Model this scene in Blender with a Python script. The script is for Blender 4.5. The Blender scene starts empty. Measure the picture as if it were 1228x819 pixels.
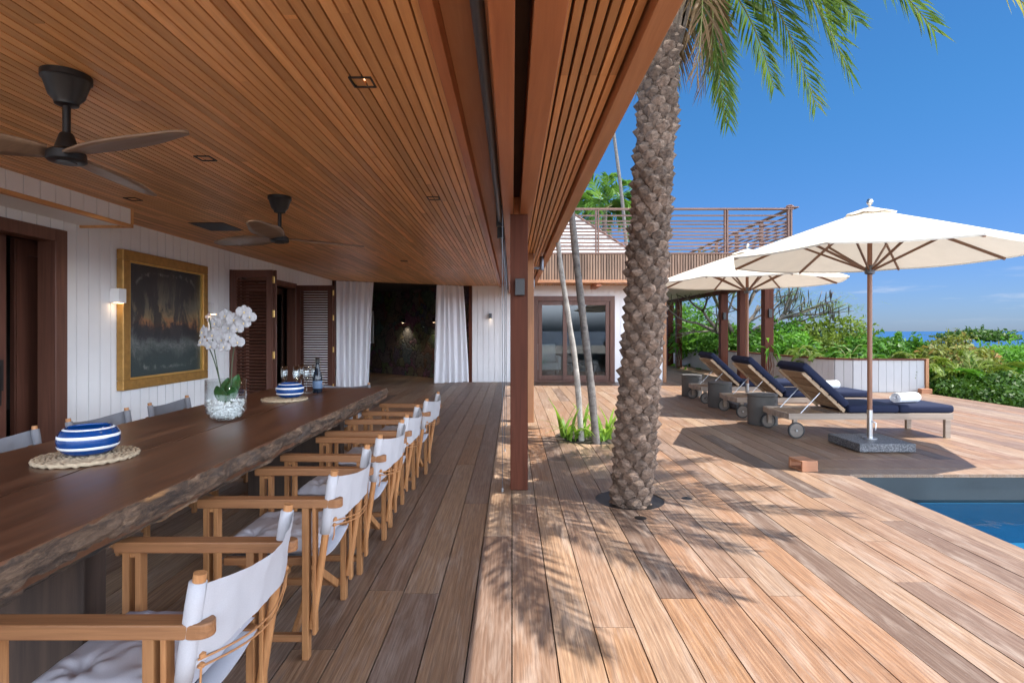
import bpy, bmesh, math, random
from mathutils import Vector, Matrix
import numpy as np
R = math.radians
rnd = random.Random(7)
sc = bpy.context.scene
col = sc.collection

# ------------------------------------------------------------------ camera, sky, sun, exposure
F = 665.0; CX = 614.0; HY = 397.0; H = 1.3
cam_d = bpy.data.cameras.new('camera'); cam = bpy.data.objects.new('camera', cam_d); col.objects.link(cam)
cam.location = (0, 0, H); cam.rotation_euler = (R(90), 0, 0)
cam_d.sensor_width = 36; cam_d.lens = 36 * F / 1228; cam_d.shift_y = -12.5 / 1228
cam_d.clip_start = 0.05; cam_d.clip_end = 200000
sc.camera = cam
SUN = Vector((0.30, -0.08, 1.0)).normalized()          # towards the sun
SKY = 0.047; FILL_CLOUD = 2.7/SKY; WISP = .30/SKY; EXPO = 1.64
w = bpy.data.worlds.new('World'); sc.world = w; w.use_nodes = True
nt = w.node_tree; bg = nt.nodes['Background']
sky = nt.nodes.new('ShaderNodeTexSky'); sky.sky_type = 'NISHITA'; sky.sun_disc = False
sky.sun_elevation = math.asin(SUN.z); sky.sun_rotation = math.atan2(SUN.x, SUN.y)
sky.air_density = 1.0; sky.dust_density = 0.3; sky.ozone_density = 3.0; sky.altitude = 60
def wn(typ, props=None, **inp):
    nd = nt.nodes.new('ShaderNode'+typ)
    for k, v in (props or {}).items(): setattr(nd, k, v)
    for k, v in inp.items():
        s_ = nd.inputs[int(k[1:])]
        if isinstance(v, bpy.types.NodeSocket): nt.links.new(v, s_)
        else: s_.default_value = v
    return nd.outputs[0]
def wmap(v, a, b): 
    nd = nt.nodes.new('ShaderNodeMapRange'); nd.interpolation_type = 'SMOOTHSTEP'; nt.links.new(v, nd.inputs[0]); nd.inputs[1].default_value = a; nd.inputs[2].default_value = b; return nd.outputs[0]
wdir = nt.nodes.new('ShaderNodeTexCoord').outputs['Generated']
wsep = nt.nodes.new('ShaderNodeSeparateXYZ'); nt.links.new(wdir, wsep.inputs[0])
def wmix(mode, f, a, b):
    nd = nt.nodes.new('ShaderNodeMix'); nd.data_type = 'RGBA'; nd.blend_type = mode
    for i, v in ((0, f), (6, a), (7, b)):
        if isinstance(v, bpy.types.NodeSocket): nt.links.new(v, nd.inputs[i])
        else: nd.inputs[i].default_value = v
    return nd.outputs[2]
deep = wmix('MULTIPLY', 1.0, sky.outputs[0], wmix('MIX', wmap(wsep.outputs[2], .0, .38), (.37, .52, .92, 1), (.31, .71, 1.0, 1)))
# unseen cloud bank to the right and behind, added to brighten the veranda
stretch = wn('VectorMath', {'operation': 'MULTIPLY'}, i0=wdir, i1=(1, 1, 2.2))
puff = wmap(wn('TexNoise', None, i0=stretch, i2=3.2, i3=8.0, i4=.58), .34, .50)
where = wn('Math', {'operation': 'MULTIPLY'}, i0=wmap(wn('Math', {'operation': 'SUBTRACT'}, i0=wn('Math', {'operation': 'MULTIPLY'}, i0=wsep.outputs[0], i1=.55), i1=wsep.outputs[1]), .05, .45), i1=wmap(wsep.outputs[2], .62, .22))
where = wn('Math', {'operation': 'MULTIPLY'}, i0=where, i1=wmap(wsep.outputs[2], .0, .06))
cloudy = wmix('MIX', wn('Math', {'operation': 'MULTIPLY'}, i0=puff, i1=where), deep, (FILL_CLOUD*.86, FILL_CLOUD*.96, FILL_CLOUD*1.12, 1))
# thin wisps low over the sea
wisp = wmap(wn('TexNoise', None, i0=wn('VectorMath', {'operation': 'MULTIPLY'}, i0=wdir, i1=(2.2, 2.2, 16)), i2=3.0, i3=6.0, i4=.6), .53, .75)
low = wn('Math', {'operation': 'MULTIPLY'}, i0=wmap(wsep.outputs[2], .14, .05), i1=wmap(wsep.outputs[2], .0, .04))
cloudy = wmix('MIX', wn('Math', {'operation': 'MULTIPLY'}, i0=wn('Math', {'operation': 'MULTIPLY'}, i0=wisp, i1=low), i1=.35), cloudy, (WISP, WISP, WISP*1.05, 1))
nt.links.new(cloudy, bg.inputs[0]); bg.inputs[1].default_value = SKY
sun_d = bpy.data.lights.new('sun', 'SUN'); sun_d.energy = 3.15; sun_d.angle = R(0.5); sun_d.color = (1, 0.95, 0.88)
sun = bpy.data.objects.new('sun', sun_d); col.objects.link(sun)
sun.rotation_euler = SUN.to_track_quat('Z', 'Y').to_euler(); sun.location = (6, -2, 20)
sc.view_settings.view_transform = 'Standard'; sc.view_settings.look = 'None'
sc.view_settings.exposure = EXPO; sc.view_settings.gamma = 1; sc.view_settings.use_curve_mapping = False
cy = sc.cycles
cy.max_bounces = 10; cy.diffuse_bounces = 6; cy.glossy_bounces = 4; cy.transmission_bounces = 6
cy.transparent_max_bounces = 16; cy.use_denoising = True; cy.sample_clamp_indirect = 8
cy.caustics_reflective = False; cy.caustics_refractive = False

# ------------------------------------------------------------------ helpers
class MB:
    def __init__(s): s.v = []; s.f = []
    def add(s, vs, fs):
        b = len(s.v); s.v += [tuple(p) for p in vs]; s.f += [tuple(b + i for i in f) for f in fs]; return s
    def box(s, x0, x1, y0, y1, z0, z1):
        return s.add([(x0,y0,z0),(x1,y0,z0),(x1,y1,z0),(x0,y1,z0),(x0,y0,z1),(x1,y0,z1),(x1,y1,z1),(x0,y1,z1)],
            [(0,3,2,1),(4,5,6,7),(0,1,5,4),(1,2,6,5),(2,3,7,6),(3,0,4,7)])
    def bar(s, p, q, w, h, up=(0,0,1)):
        p = Vector(p); q = Vector(q); d = (q-p).normalized(); u = Vector(up)
        a = d.cross(u)
        if a.length < 1e-4: a = d.cross(Vector((1,0,0)))
        a.normalize(); u = a.cross(d).normalized(); a *= w/2; u *= h/2
        return s.add([p-a-u,p+a-u,p+a+u,p-a+u,q-a-u,q+a-u,q+a+u,q-a+u],
            [(0,1,2,3),(7,6,5,4),(0,4,5,1),(1,5,6,2),(2,6,7,3),(3,7,4,0)])
    def tube(s, pts, r, n=10, cap=True):
        pts = [Vector(p) for p in pts]; rs = r if isinstance(r, (list, tuple)) else [r]*len(pts)
        b = len(s.v); ref = None
        for i, p in enumerate(pts):
            d = (pts[min(i+1, len(pts)-1)] - pts[max(i-1, 0)]).normalized()
            if ref is None: ref = Vector((0,0,1)) if abs(d.z) < .9 else Vector((1,0,0))
            a = d.cross(ref).normalized(); c = d.cross(a).normalized(); ref = a.cross(d).normalized() if a.length else ref
            for k in range(n):
                t = 2*math.pi*k/n; s.v.append(tuple(p + (a*math.cos(t) + c*math.sin(t))*rs[i]))
        for i in range(len(pts)-1):
            for k in range(n):
                s.f.append((b+i*n+k, b+i*n+(k+1)%n, b+(i+1)*n+(k+1)%n, b+(i+1)*n+k))
        if cap:
            s.f.append(tuple(b+k for k in reversed(range(n)))); s.f.append(tuple(b+(len(pts)-1)*n+k for k in range(n)))
        return s
    def lathe(s, prof, n=32, c=(0,0,0), close=False):
        b = len(s.v); m = len(prof)
        for r, z in prof:
            for k in range(n):
                t = 2*math.pi*k/n; s.v.append((c[0]+r*math.cos(t), c[1]+r*math.sin(t), c[2]+z))
        for i in range(m if close else m-1):
            j = (i+1) % m
            for k in range(n):
                s.f.append((b+i*n+k, b+i*n+(k+1)%n, b+j*n+(k+1)%n, b+j*n+k))
        if not close:
            if prof[0][0] > 1e-6: s.f.append(tuple(b+k for k in reversed(range(n))))
            if prof[-1][0] > 1e-6: s.f.append(tuple(b+(m-1)*n+k for k in range(n)))
        return s
    def grid(s, fn, nu, nv, flip=False):
        b = len(s.v)
        for i in range(nu+1):
            for j in range(nv+1): s.v.append(tuple(fn(i/nu, j/nv)))
        for i in range(nu):
            for j in range(nv):
                q = (b+i*(nv+1)+j, b+(i+1)*(nv+1)+j, b+(i+1)*(nv+1)+j+1, b+i*(nv+1)+j+1)
                s.f.append(q[::-1] if flip else q)
        return s
    def prism(s, poly, z0, z1):
        b = len(s.v); n = len(poly)
        s.v += [(x,y,z0) for x,y in poly] + [(x,y,z1) for x,y in poly]
        s.f.append(tuple(b+i for i in reversed(range(n)))); s.f.append(tuple(b+n+i for i in range(n)))
        for i in range(n): s.f.append((b+i, b+(i+1)%n, b+n+(i+1)%n, b+n+i))
        return s
    def build(s, name, mat, parent=None, world=False, bevel=0, smooth=False, fix=True, weld=False, solid=0):
        me = bpy.data.meshes.new(name)
        v = s.v
        if parent is not None and world:
            o = Vector(parent.location)
            pp = parent.parent
            while pp is not None: o += Vector(pp.location); pp = pp.parent
            v = [(p[0]-o.x, p[1]-o.y, p[2]-o.z) for p in v]
        me.from_pydata(v, [], s.f)
        if fix or weld:
            bm = bmesh.new(); bm.from_mesh(me)
            if weld: bmesh.ops.remove_doubles(bm, verts=bm.verts, dist=1e-5)
            if fix: bmesh.ops.recalc_face_normals(bm, faces=bm.faces)
            bm.to_mesh(me); bm.free()
        if smooth:
            me.polygons.foreach_set('use_smooth', [True]*len(me.polygons))
            if smooth != 'all':
                try: me.set_sharp_from_angle(angle=R(40))
                except Exception: pass
        me.update(); me.materials.append(mat)
        ob = bpy.data.objects.new(name, me); col.objects.link(ob)
        if parent is not None: ob.parent = parent
        if solid:
            m = ob.modifiers.new('solid', 'SOLIDIFY'); m.thickness = solid; m.offset = 0
        if bevel:
            m = ob.modifiers.new('bevel', 'BEVEL'); m.width = bevel; m.segments = 2; m.limit_method = 'ANGLE'; m.angle_limit = R(35)
        return ob

def tag(o, label=None, cat=None, group=None, kind=None):
    if label: o['label'] = label
    if cat: o['category'] = cat
    if group: o['group'] = group
    if kind: o['kind'] = kind
    return o
def thing(name, label, cat, loc=(0,0,0), rz=0, group=None):
    o = bpy.data.objects.new(name, None); col.objects.link(o); o.empty_display_size = .1
    o.location = loc; o.rotation_euler = (0,0,rz); return tag(o, label, cat, group)
def kids(o): return [c for c in col.objects if c.parent == o]
def copy_tree(o, label=None, loc=None, rz=None, parent=None):
    c = o.copy(); col.objects.link(c)
    if parent is not None: c.parent = parent
    for k in kids(o): copy_tree(k, parent=c)
    if label: c['label'] = label
    if loc is not None: c.location = loc
    if rz is not None: c.rotation_euler = (0,0,rz)
    return c
def GY(y): return F*H/(y-HY)                                   # depth of a ground point from its picture row

# ------------------------------------------------------------------ materials
class NT:
    def __init__(s, name):
        s.m = bpy.data.materials.new(name); s.m.use_nodes = True; s.t = s.m.node_tree
        s.b = s.t.nodes['Principled BSDF']; s.out = s.t.nodes['Material Output']
    def n(s, typ, props=None, **inp):
        nd = s.t.nodes.new('ShaderNode'+typ)
        for k, v in (props or {}).items(): setattr(nd, k, v)
        for k, v in inp.items():
            key = int(k[1:]) if k[0] == 'i' and k[1:].isdigit() else k.replace('_', ' ')
            s.set(nd.inputs[key], v)
        return nd
    def set(s, sock, v):
        if isinstance(v, bpy.types.NodeSocket): s.t.links.new(v, sock)
        else: sock.default_value = v
    def math(s, op, a, b=0.0):
        return s.n('Math', {'operation': op}, i0=a, i1=b).outputs[0]
    def mix(s, fac, a, b, mode='MIX'):
        nd = s.n('Mix', {'data_type': 'RGBA', 'blend_type': mode})
        s.set(nd.inputs[0], fac)
        for i, v in ((6, a), (7, b)): s.set(nd.inputs[i], v if isinstance(v, bpy.types.NodeSocket) else c4(v))
        return nd.outputs[2]
    def ramp(s, fac, stops, interp='LINEAR'):
        nd = s.t.nodes.new('ShaderNodeValToRGB'); s.set(nd.inputs[0], fac); cr = nd.color_ramp; cr.interpolation = interp
        while len(cr.elements) < len(stops): cr.elements.new(.5)
        for e, (p, c) in zip(cr.elements, stops):
            e.position = p; e.color = c4(c) if not isinstance(c, (int, float)) else (c,c,c,1)
        return nd.outputs[0]
    def p(s, **kw):
        for k, v in kw.items(): s.set(s.b.inputs[k.replace('_', ' ')], v)
    def bump(s, h, strength=.3, dist=.01):
        s.set(s.b.inputs['Normal'], s.n('Bump', Strength=strength, Distance=dist, Height=h).outputs[0])
def c4(c): return (c[0], c[1], c[2], 1.0)

def coords(t, scale, seed=True):
    tc = t.n('TexCoord').outputs['Object']
    rv = t.n('NewGeometry').outputs['Random Per Island']
    off = t.n('CombineXYZ', X=t.math('MULTIPLY', rv, 13.7), Y=t.math('MULTIPLY', rv, 37.1), Z=t.math('MULTIPLY', rv, 5.3)).outputs[0]
    v = t.n('VectorMath', {'operation': 'ADD'}, i0=tc, i1=off).outputs[0] if seed else tc
    return t.n('VectorMath', {'operation': 'MULTIPLY'}, i0=v, i1=scale).outputs[0], rv, tc
def wood(name, dark, light, axis=1, rough=.45, var=.25, gs=1.0, spec=.4, bump=.15):
    t = NT(name); sc_ = [26*gs]*3; sc_[axis] = 1.3*gs
    v, rv, tc = coords(t, tuple(sc_))
    n1 = t.n('TexNoise', Vector=v, Scale=1.0, Detail=6.0, Roughness=.65, Distortion=.6).outputs[0]
    s2 = [5*gs]*3; s2[axis] = .7*gs
    v2, _, _ = coords(t, tuple(s2))
    n2 = t.n('TexNoise', Vector=v2, Scale=1.0, Detail=3.0).outputs[0]
    c = t.ramp(n1, [(.3, dark), (.7, light)])
    c = t.mix(t.ramp(n2, [(.35, .0), (.75, .7)]), c, [x*.62 for x in light])
    br = t.math('ADD', t.math('MULTIPLY', rv, 2*var), 1-var)
    c = t.mix(1.0, c, t.n('CombineColor', Red=br, Green=br, Blue=br).outputs[0], 'MULTIPLY')
    t.p(Base_Color=c, Roughness=t.math('ADD', t.math('MULTIPLY', n2, .25), rough-.12))
    t.b.inputs['Specular IOR Level'].default_value = spec
    t.bump(n1, bump, .004); return t.m
def plain(name, c, rough=.5, metal=0, var=.06, scale=8.0, bump=0, bscale=60, spec=.5):
    t = NT(name)
    tc = t.n('TexCoord').outputs['Object']
    n = t.n('TexNoise', Vector=tc, Scale=scale, Detail=5.0).outputs[0]
    f = t.math('ADD', t.math('MULTIPLY', n, 4*var), 1-2*var)
    cc = t.mix(1.0, c, t.n('CombineColor', Red=f, Green=f, Blue=f).outputs[0], 'MULTIPLY')
    t.p(Base_Color=cc, Roughness=rough, Metallic=metal); t.b.inputs['Specular IOR Level'].default_value = spec
    if bump:
        t.bump(t.n('TexNoise', Vector=tc, Scale=bscale, Detail=4.0).outputs[0], bump, .004)
    return t.m
def fabric(name, c, rough=.9, weave=420, trans=0.0):
    t = NT(name); tc = t.n('TexCoord').outputs['Object']
    n = t.n('TexNoise', Vector=tc, Scale=5.0, Detail=4.0).outputs[0]
    wv = t.n('TexNoise', Vector=tc, Scale=weave, Detail=2.0).outputs[0]
    f = t.math('ADD', t.math('ADD', t.math('MULTIPLY', n, .16), t.math('MULTIPLY', wv, .2)), .82)
    cc = t.mix(1.0, c, t.n('CombineColor', Red=f, Green=f, Blue=f).outputs[0], 'MULTIPLY')
    t.p(Base_Color=cc, Roughness=rough); t.b.inputs['Specular IOR Level'].default_value = .2
    t.bump(wv, .25, .002)
    if trans:
        tr = t.n('BsdfTranslucent', Color=cc).outputs[0]
        t.set(t.out.inputs[0], t.n('MixShader', i0=trans, i1=t.b.outputs[0], i2=tr).outputs[0])
    return t.m
def leaf(name, dark, light, trans=.35, rough=.45, tip=None):
    t = NT(name); g = t.n('NewGeometry'); rv = g.outputs['Random Per Island']
    tc = t.n('TexCoord').outputs['Object']
    n = t.n('TexNoise', Vector=tc, Scale=1.1, Detail=2.0).outputs[0]
    st = [(.0, dark), (.75, light)]
    if tip: st = [(.0, dark), (.68, light), (.86, tip)]
    c = t.ramp(t.math('ADD', t.math('MULTIPLY', rv, .62), t.math('MULTIPLY', n, .38)), st)
    t.p(Base_Color=c, Roughness=rough); t.b.inputs['Specular IOR Level'].default_value = .22
    tr = t.n('BsdfTranslucent', Color=t.mix(.4, c, (light[0]*1.5, light[1]*1.5, light[2]*.6))).outputs[0]
    t.set(t.out.inputs[0], t.n('MixShader', i0=trans, i1=t.b.outputs[0], i2=tr).outputs[0]); return t.m
def glow(name, c, s):
    t = NT(name); t.p(Base_Color=c4(c), Emission_Color=c4(c), Emission_Strength=s); return t.m

def deck_mat():
    t = NT('deck_wood')
    v, rv, tc = coords(t, (70, 2.0, 70)); n1 = t.n('TexNoise', Vector=v, Scale=1.0, Detail=7.0, Roughness=.7, Distortion=.5).outputs[0]
    vf, _, _ = coords(t, (190, 7, 190)); nf = t.n('TexNoise', Vector=vf, Scale=1.0, Detail=4.0).outputs[0]
    vw, _, _ = coords(t, (1.6, .13, 1.6))
    wv = t.n('TexWave', {'wave_type': 'BANDS', 'bands_direction': 'X'}, Vector=vw, Scale=9.0, Distortion=9.0, Detail=3.0, Detail_Scale=1.4).outputs[1]
    vb, _, _ = coords(t, (13.0, 1.9, 13.0)); nb = t.n('TexNoise', Vector=vb, Scale=1.0, Detail=5.0, Roughness=.65, Distortion=.8).outputs[0]
    vs, _, _ = coords(t, (34.0, 7, 34.0)); ns = t.n('TexNoise', Vector=vs, Scale=1.0, Detail=6.0, Roughness=.75, Distortion=1.2).outputs[0]
    base = t.ramp(rv, [(0, (.12,.085,.068)), (.1, (.31,.205,.14)), (.24, (.40,.225,.12)), (.38, (.34,.25,.185)),
                       (.52, (.41,.255,.145)), (.66, (.25,.17,.125)), (.76, (.36,.225,.14)), (.88, (.45,.335,.23)), (1.0, (.36,.20,.10))])
    c = t.mix(t.ramp(n1, [(.34, .9), (.60, .0)]), base, t.mix(1.0, base, (.50,.42,.36), 'MULTIPLY'))
    c = t.mix(t.math('MULTIPLY', t.ramp(wv, [(.45, .0), (.85, 1.0)]), .5), c, t.mix(1.0, base, (.62,.52,.46), 'MULTIPLY'))
    c = t.mix(t.ramp(nb, [(.48, .0), (.72, .45)]), c, (.48,.405,.34))
    c = t.mix(t.ramp(ns, [(.66, .0), (.76, .5)]), c, (.62,.56,.50))
    c = t.mix(t.ramp(nb, [(.24, .5), (.40, .0)]), c, (.17,.105,.075))
    c = t.mix(t.ramp(nf, [(.3, .5), (.55, .0)]), c, (.11,.07,.05))
    big = t.n('TexNoise', Vector=tc, Scale=.9, Detail=6.0, Roughness=.62).outputs[0]
    c = t.mix(t.ramp(big, [(.30, .30), (.50, .0)]), c, t.mix(1.0, c, (.66,.59,.54), 'MULTIPLY'))
    wst = t.n('TexNoise', Vector=tc, Scale=7.0, Detail=9.0, Roughness=.78, Distortion=.5).outputs[0]
    c = t.mix(t.ramp(wst, [(.68, .0), (.74, .5)]), c, (.60,.54,.48))
    c = t.mix(1.0, c, (.86,.845,.85), 'MULTIPLY')
    t.p(Base_Color=c, Roughness=t.math('ADD', t.math('MULTIPLY', nb, .3), .33)); t.b.inputs['Specular IOR Level'].default_value = .45
    t.bump(t.math('ADD', t.math('ADD', n1, t.math('MULTIPLY', nf, .6)), t.math('MULTIPLY', wv, .3)), .3, .004)
    return t.m
M = {}
M['deck'] = deck_mat()
M['ceil'] = wood('ceiling_wood', (.54,.245,.09), (.80,.43,.18), 1, .42, .22)
M['beam'] = wood('beam_wood', (.36,.115,.042), (.58,.225,.09), 1, .42, .12, .8)
M['fascia'] = wood('fascia_wood', (.44,.185,.08), (.64,.32,.16), 1, .5, .1, .8)
M['postw'] = wood('post_wood', (.065,.019,.010), (.13,.040,.021), 2, .58, .12, .9, .15)
M['post_light'] = wood('pale_post_wood', (.33,.14,.06), (.50,.24,.11), 2, .42, .12, .9)
M['rail'] = wood('railing_wood', (.15,.075,.05), (.27,.145,.10), 0, .5, .25)
M['slat'] = wood('fascia_slat_wood', (.22,.12,.07), (.40,.25,.155), 2, .55, .25)
M['shut'] = wood('shutter_wood', (.085,.033,.022), (.16,.065,.043), 2, .38, .15)
M['doorw'] = wood('door_wood', (.10,.042,.03), (.19,.085,.055), 2, .4, .12)
M['teak'] = wood('teak', (.25,.10,.034), (.46,.22,.085), 2, .5, .18, 2.6)
M['teakx'] = wood('teak_lengthwise', (.20,.08,.03), (.38,.175,.07), 0, .5, .18, 2.6)
M['legwood'] = wood('dark_table_leg_wood', (.022,.014,.011), (.085,.052,.036), 2, .6, .1, .8)
M['greyteak'] = wood('weathered_teak', (.235,.18,.135), (.42,.335,.265), 0, .6, .2)
M['greyback'] = wood('weathered_teak_slats', (.33,.22,.13), (.52,.37,.235), 1, .6, .2)
M['brick'] = wood('spacer_wood', (.36,.15,.075), (.50,.24,.13), 0, .6, .15)
M['pole'] = wood('parasol_pole_wood', (.20,.085,.045), (.34,.155,.085), 2, .35, .1)
M['rib'] = wood('parasol_rib_wood', (.17,.085,.05), (.28,.15,.09), 0, .45, .15)
M['fan'] = wood('fan_blade_wood', (.16,.10,.06), (.27,.175,.11), 0, .4, .1)
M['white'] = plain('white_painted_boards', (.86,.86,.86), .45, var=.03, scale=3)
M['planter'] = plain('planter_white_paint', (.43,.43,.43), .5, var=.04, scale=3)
M['cream'] = plain('soffit_paint', (.55,.48,.38), .7, var=.04)
M['black'] = plain('black_metal', (.010,.009,.009), .42, 0, var=.1)
M['grey_metal'] = plain('grey_metal', (.12,.125,.14), .4, .7)
M['steel'] = plain('steel', (.55,.55,.55), .3, 1.0)
M['brass'] = plain('brass', (.62,.42,.16), .3, 1.0)
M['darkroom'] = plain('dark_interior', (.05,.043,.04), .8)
M['room'] = plain('room_plaster', (.22,.21,.20), .8)
M['gap'] = plain('shadow_gap_board', (.06,.03,.018), .8)
M['soil'] = plain('pit_soil', (.035,.027,.02), .95, var=.25, bump=.6, bscale=30)
M['canvas'] = fabric('grey_canvas', (.44,.43,.44))
M['greycanvas'] = fabric('dark_grey_canvas', (.20,.205,.225))  # darker grey canvas on the wall-side and head chairs' backrests
M['cushion'] = fabric('cushion_fabric', (.40,.39,.42))
M['canopy'] = fabric('canopy_cloth', (.74,.68,.57), .85, 300, .22)
M['navy'] = fabric('navy_fabric', (.014,.019,.044), .85, 300)
M['towel'] = fabric('white_terry', (.86,.86,.87), .95, 160)
M['leather'] = plain('leather_cord', (.42,.19,.07), .55)
M['concrete'] = plain('dark_concrete', (.082,.077,.071), .75, var=.1, bump=.15)
M['poolwall'] = plain('pool_plaster', (.030,.042,.046), .55, var=.24, scale=2.5)
M['pooltile'] = plain('pool_blue_plaster', (.045,.165,.245), .5, var=.1, scale=2)
M['tyre'] = plain('rubber', (.022,.022,.022), .7)
M['rimw'] = wood('wheel_wood', (.11,.095,.08), (.19,.16,.135), 0, .6, .3)
M['gold'] = plain('gilded_wood', (.40,.215,.055), .38, .45, var=.22, scale=14, bump=.2)
M['gilt'] = plain('bright_gilt', (.72,.45,.13), .3, .7, var=.1)
M['flower'] = fabric('orchid_petal', (.37,.365,.37), .6, 30, .08)
M['lip'] = plain('orchid_lip', (.66,.50,.22), .6)
M['stem'] = plain('orchid_stem', (.05,.07,.03), .6)
M['oleaf'] = plain('orchid_leaf', (.02,.085,.018), .35, var=.1)
M['pebble'] = plain('white_pebble', (.70,.69,.67), .6, var=.12, scale=40)
M['bud'] = plain('orchid_bud', (.35,.27,.24), .6)
M['grassl'] = leaf('strap_leaf', (.07,.17,.025), (.26,.42,.06), .4)
M['lens'] = glow('lamp_glow', (1.0, .70, .42), 4)
M['dlens'] = glow('downlight_glow', (1.0, .72, .42), 2.0)
M['bounce_paving'] = plain('pale_bounce_stone', (.74,.69,.62), .8, var=.06)
M['roofing'] = plain('roof_membrane', (.30,.28,.26), .8)
def m_granite():
    t = NT('granite'); tc = t.n('TexCoord').outputs['Object']
    a = t.n('TexNoise', Vector=tc, Scale=95.0, Detail=3.0, Roughness=.8).outputs[0]
    t.p(Base_Color=t.ramp(a, [(.36, (.02,.021,.024)), (.5, (.085,.088,.095)), (.64, (.28,.28,.29))]), Roughness=.55); return t.m
M['granite'] = m_granite()
def m_stone():
    t = NT('dark_stone'); tc = t.n('TexCoord').outputs['Object']
    d = t.n('VectorMath', {'operation': 'ADD'}, i0=tc, i1=t.n('TexNoise', Vector=tc, Scale=3.0, Detail=3.0).outputs[1]).outputs[0]
    vo = t.n('TexVoronoi', {'feature': 'DISTANCE_TO_EDGE'}, Vector=d, Scale=2.6).outputs[0]
    vc = t.n('TexVoronoi', Vector=d, Scale=2.6).outputs[1]
    n = t.n('TexNoise', Vector=tc, Scale=9.0, Detail=7.0, Roughness=.7).outputs[0]
    c = t.mix(.5, t.ramp(n, [(.3, (.06,.045,.035)), (.7, (.30,.235,.18))]), t.mix(1.0, vc, (.22,.175,.14), 'MULTIPLY'))
    c = t.mix(t.ramp(vo, [(0, .8), (.06, .0)]), c, (.02,.016,.013))
    t.p(Base_Color=c, Roughness=.85); t.bump(t.math('ADD', n, t.math('MULTIPLY', t.ramp(vo, [(0, .0), (.12, 1.0)]), .8)), .8, .04); return t.m
M['stone'] = m_stone()
def m_tabletop():
    t = NT('dark_table_wood'); v, rv, tc = coords(t, (9, .8, 9)); n = t.n('TexNoise', Vector=v, Scale=1.0, Detail=6.0, Roughness=.6, Distortion=1.0).outputs[0]
    v2, _, _ = coords(t, (60, 2.0, 60)); n2 = t.n('TexNoise', Vector=v2, Scale=1.0, Detail=4.0).outputs[0]
    c = t.ramp(n, [(.28, (.062,.025,.013)), (.55, (.12,.052,.027)), (.75, (.18,.082,.042))])
    c = t.mix(t.ramp(n2, [(.3, .45), (.55, .0)]), c, (.05,.024,.014))
    t.p(Base_Color=c, Roughness=t.math('ADD', t.math('MULTIPLY', n, .18), .24)); t.bump(n2, .06, .003); return t.m
M['table'] = m_tabletop()
def m_bark_edge():
    t = NT('live_edge_bark'); v, rv, tc = coords(t, (30, 5.0, 22), False); n = t.n('TexNoise', Vector=v, Scale=1.0, Detail=8.0, Roughness=.72, Distortion=1.2).outputs[0]
    v2, _, _ = coords(t, (7, 2.2, 9), False); n2 = t.n('TexNoise', Vector=v2, Scale=1.0, Detail=4.0, Distortion=.6).outputs[0]
    c = t.ramp(n, [(.32, (.018,.012,.009)), (.46, (.075,.045,.028)), (.60, (.19,.115,.068)), (.75, (.34,.235,.155))])
    c = t.mix(t.ramp(n2, [(.60, .0), (.70, .75)]), c, (.48,.235,.085))
    c = t.mix(t.ramp(n2, [(.30, .7), (.40, .0)]), c, (.06,.05,.045))
    t.p(Base_Color=c, Roughness=.75); t.bump(t.math('ADD', n, n2), 1.0, .018); return t.m
M['edge'] = m_bark_edge()
def m_bark(name, a, b, sc_=(9,9,9), bump=.7):
    t = NT(name); v, rv, tc = coords(t, sc_); n = t.n('TexNoise', Vector=v, Scale=1.0, Detail=7.0, Roughness=.7, Distortion=.4).outputs[0]
    br = t.math('ADD', t.math('MULTIPLY', rv, .6), .7)
    c = t.mix(1.0, t.ramp(n, [(.3, a), (.68, b)]), t.n('CombineColor', Red=br, Green=br, Blue=br).outputs[0], 'MULTIPLY')
    t.p(Base_Color=c, Roughness=.85); t.bump(n, bump, .012); return t.m
M['boot'] = m_bark('palm_boot_bark', (.038,.024,.017), (.25,.17,.12), (34,34,50), 1.0)
M['fibre'] = m_bark('palm_fibre', (.05,.034,.025), (.21,.15,.105), (60,60,4))
M['thin'] = m_bark('thin_palm_bark', (.065,.056,.05), (.24,.215,.19), (10,10,16))
M['pale'] = m_bark('pale_palm_bark', (.28,.25,.22), (.56,.52,.46), (12,12,14), .4)
M['branch'] = m_bark('branch_bark', (.06,.048,.038), (.19,.155,.125), (8,8,8))
M['rachis'] = plain('frond_rachis', (.20,.21,.05), .5)
M['palmleaf'] = leaf('palm_leaflet', (.04,.095,.02), (.13,.22,.045), .38, .4, (.24,.23,.06))
M['yellowleaf'] = leaf('yellow_palm_leaflet', (.15,.17,.03), (.36,.33,.07), .4, .45)
M['brownleaf'] = leaf('dry_palm_leaflet', (.10,.06,.03), (.24,.15,.07), .25, .6)
M['palmfar'] = leaf('bright_palm_leaf', (.05,.13,.02), (.16,.30,.05), .4, .4)
M['mid'] = leaf('mid_green_leaf', (.022,.075,.008), (.085,.215,.022), .3)
M['bright'] = leaf('bright_green_leaf', (.032,.12,.010), (.125,.30,.032), .35)
M['olive'] = leaf('olive_leaf', (.045,.08,.010), (.165,.23,.03), .3)
M['reddish'] = leaf('reddish_leaf', (.075,.10,.02), (.20,.23,.05), .3, .5, (.36,.12,.045))
M['dark'] = leaf('dark_green_leaf', (.015,.045,.006), (.06,.13,.016), .25)
M['feather'] = leaf('feathery_leaf', (.06,.11,.02), (.17,.26,.05), .4)
M['pod'] = plain('seed_pod', (.035,.022,.017), .6)
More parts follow.
